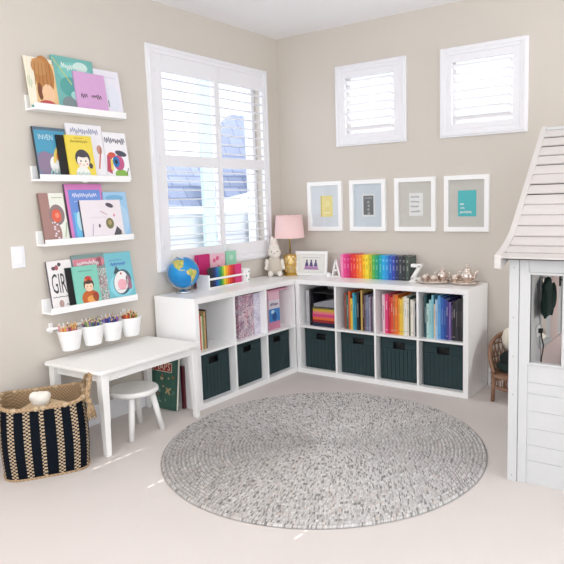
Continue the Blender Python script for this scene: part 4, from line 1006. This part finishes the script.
# roof courses
def courses(flip):
    b = MB(); q = random.Random(3 if flip else 12); f = (lambda y: 2*YC-y) if flip else (lambda y: y)
    for k, (p0, p1) in enumerate(zip(prof, prof[1:])):
        d = Vector((p1[0]-p0[0], p1[1]-p0[1])).normalized(); nrm = Vector((-d.y, d.x))
        if nrm.y < 0: nrm = -nrm
        x = 2.483; 
        while x < 3.638:
            w = q.uniform(.18, .42); x1 = min(3.64, x+w)
            if 3.64-x1 < .08: x1 = 3.64
            lift = q.uniform(.009, .014)
            a0 = Vector(p0)+nrm*lift; a1 = Vector(p1)-d*q.choice((.002, .003, .005, .006))+nrm*.004; t0 = a0-nrm*.008; t1 = a1-nrm*.006
            P_ = [(a0, x+.0012), (a0, x1-.0012), (a1, x1-.0012), (a1, x+.0012)]; Q_ = [(t0, x+.0012), (t0, x1-.0012), (t1, x1-.0012), (t1, x+.0012)]
            b.hexa([(xx-X0, f(p.x)-Y0, p.y) for p, xx in Q_]+[(xx-X0, f(p.x)-Y0, p.y) for p, xx in P_], SHINGLE)
            x = x1
    return b.build('shingles', t)
courses(False); courses(True)
b = MB()
full = prof+[(2*YC-y, z) for y, z in prof[::-1][1:]]
full = [(full[0][0]+.03, full[0][1]+.008)]+full[1:-1]+[(full[-1][0]-.03, full[-1][1]+.008)]
for (y0, z0), (y1, z1) in zip(full, full[1:]):
    b.hexa([(2.486-X0, y0-Y0, z0-.012), (3.634-X0, y0-Y0, z0-.012), (3.634-X0, y1-Y0, z1-.012), (2.486-X0, y1-Y0, z1-.012), (2.486-X0, y0-Y0, z0), (3.634-X0, y0-Y0, z0), (3.634-X0, y1-Y0, z1), (2.486-X0, y1-Y0, z1)], GAP)
b.build('roof_deck', t)
for x0, x1 in ((2.455, 2.484), (3.636, 3.66)):
    b = MB()
    full = prof+[(2*YC-y, z) for y, z in prof[::-1][1:]]; N = len(full)
    dp = [min(.06, .045+.008*min(k, N-1-k)) for k in range(N)]
    for (y0, z0), (y1, z1), d0, d1 in zip(full, full[1:], dp, dp[1:]):
        b.hexa([(x0-X0, y0-Y0, z0-d0), (x1-X0, y0-Y0, z0-d0), (x1-X0, y1-Y0, z1-d1), (x0-X0, y1-Y0, z1-d1), (x0-X0, y0-Y0, z0+.018), (x1-X0, y0-Y0, z0+.018), (x1-X0, y1-Y0, z1+.018), (x0-X0, y1-Y0, z1+.018)], SHINGLE)
    b.build('rake_board', t)
b = MB(); PH(b, 2.485, 3.635, YC-.02, YC+.02, 1.752, 1.768); b.build('ridge_cap', t, bevel=.004)
# inside the playhouse
JK = M('#17302b', .9, var=.2, scale=50, bump=.4, bscale=90)
t = thing('child_coat', 'dark green coat hanging inside the playhouse, seen through its window', 'coat', (2.566, -1.06, .76))
o = blob('coat', [((0, .0, .1), (.022, .06, .09)), ((0, -.01, .05), (.026, .075, .06)), ((.0, .0, .16), (.02, .072, .03)), ((.0, .012, .185), (.02, .03, .02)), ((.012, -.078, .07), (.018, .02, .08)), ((.012, .085, .095), (.018, .022, .075)), ((.02, .02, .07), (.014, .012, .08))], JK, t, .006, sm=1)
MB().tube([(-.036, 0, .2), (-.01, 0, .2), (0, 0, .185), (0, 0, .175)], .003, CHROME, 6).build('hook', t)
t = thing('power_socket', 'white socket with a black cord inside the playhouse under the coat', 'socket', (2.529, -1.098, .68))
MB().box(0, .008, -.03, .03, -.03, .03, WHITE).build('plate', t, bevel=.002)
MB().box(.008, .028, -.011, .011, -.012, .012, BLACK).build('plug', t, bevel=.002)
MB().tube([(.02, 0, -.01), (.022, .01, -.05), (.024, .035, -.085), (.022, .03, -.12), (.022, .005, -.15), (.02, .01, -.2), (.018, .02, -.3), (.015, .02, -.67)], .0035, BLACK, 8).build('cord', t)
t = thing('coat_hook', 'small black hook with a strap inside the playhouse, right of its window', 'hook', (2.529, -.63, .88))
MB().box(0, .006, -.012, .012, -.02, .04, BLACK).tube([(.006, 0, .02), (.025, 0, .012), (.028, 0, .03)], .004, BLACK, 6).build('hook', t)

# ------------------------------------------------------------------ rattan chair behind the playhouse
CX, CYY = 2.175, -.235
t = thing('rattan_chair', "child's brown rattan armchair between the bookcase and the playhouse", 'chair', (CX, CYY, 0))
def ringp(r, z, a): return (.86*r*math.sin(a), -.86*r*math.cos(a), z)      # a=0 front (toward -y)
for a in (-46, 46, -135, 135):
    MB().tube([ringp(.215, 0, R(a)), ringp(.205, .18, R(a))], [.014, .015], RATTAN, 10).build('leg', t)
b = MB()
for z, r in ((.105, .198), (.18, .2)): b.tube([ringp(r, z, 2*math.pi*i/40) for i in range(40)], .012, RATTAN, 8, closed=True)
b.build('seat_ring', t)
b = MB()
for k in range(30):
    a = 2*math.pi*k/30; b.tube([ringp(.203, .115, a-.07), ringp(.206, .16, a-.05), ringp(.207, .17, a), ringp(.206, .16, a+.05), ringp(.203, .115, a+.07)], .0045, RATTAN, 6)
b.build('apron_loops', t)
MB().lathe([(.168, .172), (.17, .18), (.168, .188), (.0, .188)], (0, 0, 0), RATTAN, 32, caps=True).build('seat', t)
def hoop(f):   # f -1..1 around the back
    a = R(180+132*f); z = .19+.25*(1-abs(f)**2.6); return a, .2+.05*(z-.19)/.29, z
b = MB(); b.tube([ringp(hoop(-1+2*i/40)[1], hoop(-1+2*i/40)[2], hoop(-1+2*i/40)[0]) for i in range(41)], .014, RATTAN, 8); b.build('back_hoop', t)
b = MB()
for k in range(24):
    for s_ in (-1, 1):
        pts = []
        for i in range(9):
            f = -1+2*(k+.5)/24+s_*.02*i; 
            if abs(f) > 1: break
            a, r, zt = hoop(f); z = .185+.0375*i
            if z > zt: break
            pts.append(ringp(.2+.05*(z-.19)/.29, z, a))
        if len(pts) > 1: b.tube(pts, .0055, RATTAN, 6)
for zf in (.27, .36): b.tube([ringp(.2+.05*(zf-.19)/.29, zf, R(180+a)) for a in range(-100, 101, 8)], .006, RATTAN, 6)
b.build('lattice', t)
tag(blob('seat_cushion', [((0, 0, 0), (.145, .14, .045)), ((.0, .0, .01), (.12, .12, .042))], M('#1d2f2d', .9, var=.2, scale=40), loc=(CX, CYY, .232), vox=.009), 'dark green round seat cushion on the rattan chair', 'cushion')
tag(blob('throw_pillow', [((0, 0, 0), (.105, .032, .07)), ((.0, -.0, .0), (.08, .042, .05))], M('#131a1b', .9, var=.2, scale=40), loc=(CX-.01, CYY-.05, .292), rot=(R(-30), 0, 0), vox=.008), 'black pillow propped on the seat of the rattan chair', 'pillow')
fl = [((.145*math.sin(R(180+a)), -.145*math.cos(R(180+a)), .395), (.052, .045, .085)) for a in (-75, -50, -25, 0, 25, 42)]
tag(blob('fleece_throw', fl, M('#e9e3d4', 1, var=.06, scale=50, bump=1., bscale=90), loc=(CX, CYY, 0), vox=.01), 'cream fleece draped inside the back of the rattan chair', 'throw')

# ------------------------------------------------------------------ outside the windows
SID = M('#d9dde3', .8, var=.04, scale=2); TEAL = M('#c9dfde', .7, var=.03); TILE = tile_mat(); FAS = M('#eef0f3', .6)
t = thing('neighbor_house', 'pale neighbouring house with blue grey roofs outside the large window', 'house', (-3, 0, -3))
def OUT(mb, x0, x1, y0, y1, z0, z1, m): return mb.box(x0+3, x1+3, y0, y1, z0+3, z1+3, m)
b = MB(); OUT(b, -7.5, -3.15, -2.5, 6.5, -3, 1.25, SID); b.build('walls', t)
def slab(name, P_, th, m):
    b = MB(); k = len(P_)
    A = b.verts([(x+3, y, z+3) for x, y, z in P_]); B_ = b.verts([(x+3-th, y, z+3-.02) for x, y, z in P_])
    b.face(A, m); b.face(B_[::-1], m)
    for q in range(k): b.face([A[q], A[(q+1) % k], B_[(q+1) % k], B_[q]], m)
    return b.build(name, t)
slab('low_roof', [(-3.05, -1.6, 1.36), (-3.05, 2.2, 1.36), (-3.5, 2.66, 2.05), (-3.5, -1.2, 2.05)], .1, TILE)
slab('gable_roof', [(-3.05, 2.5, 1.5), (-3.05, 3.13, 1.5), (-3.6, 3.81, 2.83), (-3.6, 3.46, 2.83), (-3.5, 3.02, 2.6)], .1, TILE)
slab('barge_board', [(-3.0, 2.36, 1.38), (-3.0, 3.13, 1.5), (-3.0, 3.13, 1.56), (-3.0, 2.36, 1.44)], .05, FAS)
b = MB(); OUT(b, -3.03, -2.98, -1.7, 2.2, 1.27, 1.36, FAS); b.build('fascia', t)
b = MB(); OUT(b, -3.02, -2.96, 2.08, 2.28, -3, 7, TEAL); b.build('corner_tower', t)
b = MB(); OUT(b, -3.02, -2.98, 2.28, 2.31, -3, 7, M('#8fb0b4', .7)); b.build('downpipe', t)
b = MB(); OUT(b, -3.06, -3.0, 3.13, 6.4, -3, 7.5, FAS); b.build('gable_wall', t)
b = MB()
for i in range(7): OUT(b, -3.15, -3.135, -2.5, 6.5, -.6+.25*i, -.585+.25*i, M('#b9bec8', .8))
b.build('siding', t)
t = thing('neighbor_house', 'white neighbouring house outside the two small high windows', 'house', (0, 3.5, -3))
b = MB(); b.box(-2.2, 0.1, 0, 3, 0, 7.5, SID); b.box(.1, 6, .9, 3, 0, 5.9, SID); b.build('walls', t)
b = MB()
for x in (-.75, -1.6):
    b.box(x-.16, x+.16, -.03, .02, 6.2, 7.4, FAS); b.box(x-.12, x+.12, -.035, .0, 6.25, 7.35, M('#7fb3dd', .2))
b.build('windows', t)

# ------------------------------------------------------------------ light, camera
w = bpy.data.worlds.new('sky'); scene.world = w; w.use_nodes = True
nt = w.node_tree; bg = nt.nodes['Background']
bg.inputs[0].default_value = (.93, .965, 1.0, 1); bg.inputs[1].default_value = 1.9
sun = bpy.data.lights.new('sun', 'SUN'); sun.energy = 4.5; sun.angle = R(.15); sun.color = (1, .95, .86)
so = bpy.data.objects.new('sun', sun); col.objects.link(so)
so.rotation_euler = Vector((-.05, -1.109, -1.)).to_track_quat('-Z', 'Y').to_euler(); so.location = (-3, 4, 6)
for x, y, z, e in ((2.6, -3.5, 2.3, 13), (1.2, -5.0, 2.3, 29), (4.3, -5.6, 2.3, 12), (4.7, -.38, .9, 60)):      # unseen fill lights added to brighten the room and the gap beside the playhouse
    l = bpy.data.lights.new('fill_light', 'POINT'); l.shadow_soft_size = .3; l.energy = e; l.color = (1, .96, .92)
    lo = bpy.data.objects.new('fill_light', l); col.objects.link(lo); lo.location = (x, y, z)
cam = bpy.data.cameras.new('camera'); cam.sensor_width = 36; cam.lens = 629.05/564*36
cam.shift_x = -(316.18-282)/564; cam.shift_y = (279.81-282)/564; cam.clip_start = .05
co = bpy.data.objects.new('camera', cam); col.objects.link(co); scene.camera = co
yaw, pit, rol = -.6011, .1257, -.0271
f = Vector((math.sin(yaw)*math.cos(pit), math.cos(yaw)*math.cos(pit), -math.sin(pit))); r = Vector((math.cos(yaw), -math.sin(yaw), 0)); u = r.cross(f)
c_, s_ = math.cos(rol), math.sin(rol); r2 = r*c_+u*s_; u2 = -r*s_+u*c_
m = Matrix((r2, u2, -f)).transposed().to_4x4(); m.translation = (3.426, -4.4852, 1.4019)
co.matrix_world = m
scene.view_settings.view_transform = 'Standard'; scene.view_settings.look = 'None'; scene.view_settings.gamma = 1; scene.view_settings.use_curve_mapping = False
scene.view_settings.exposure = .11
scene.cycles.max_bounces = 10; scene.cycles.diffuse_bounces = 6; scene.cycles.transparent_max_bounces = 16
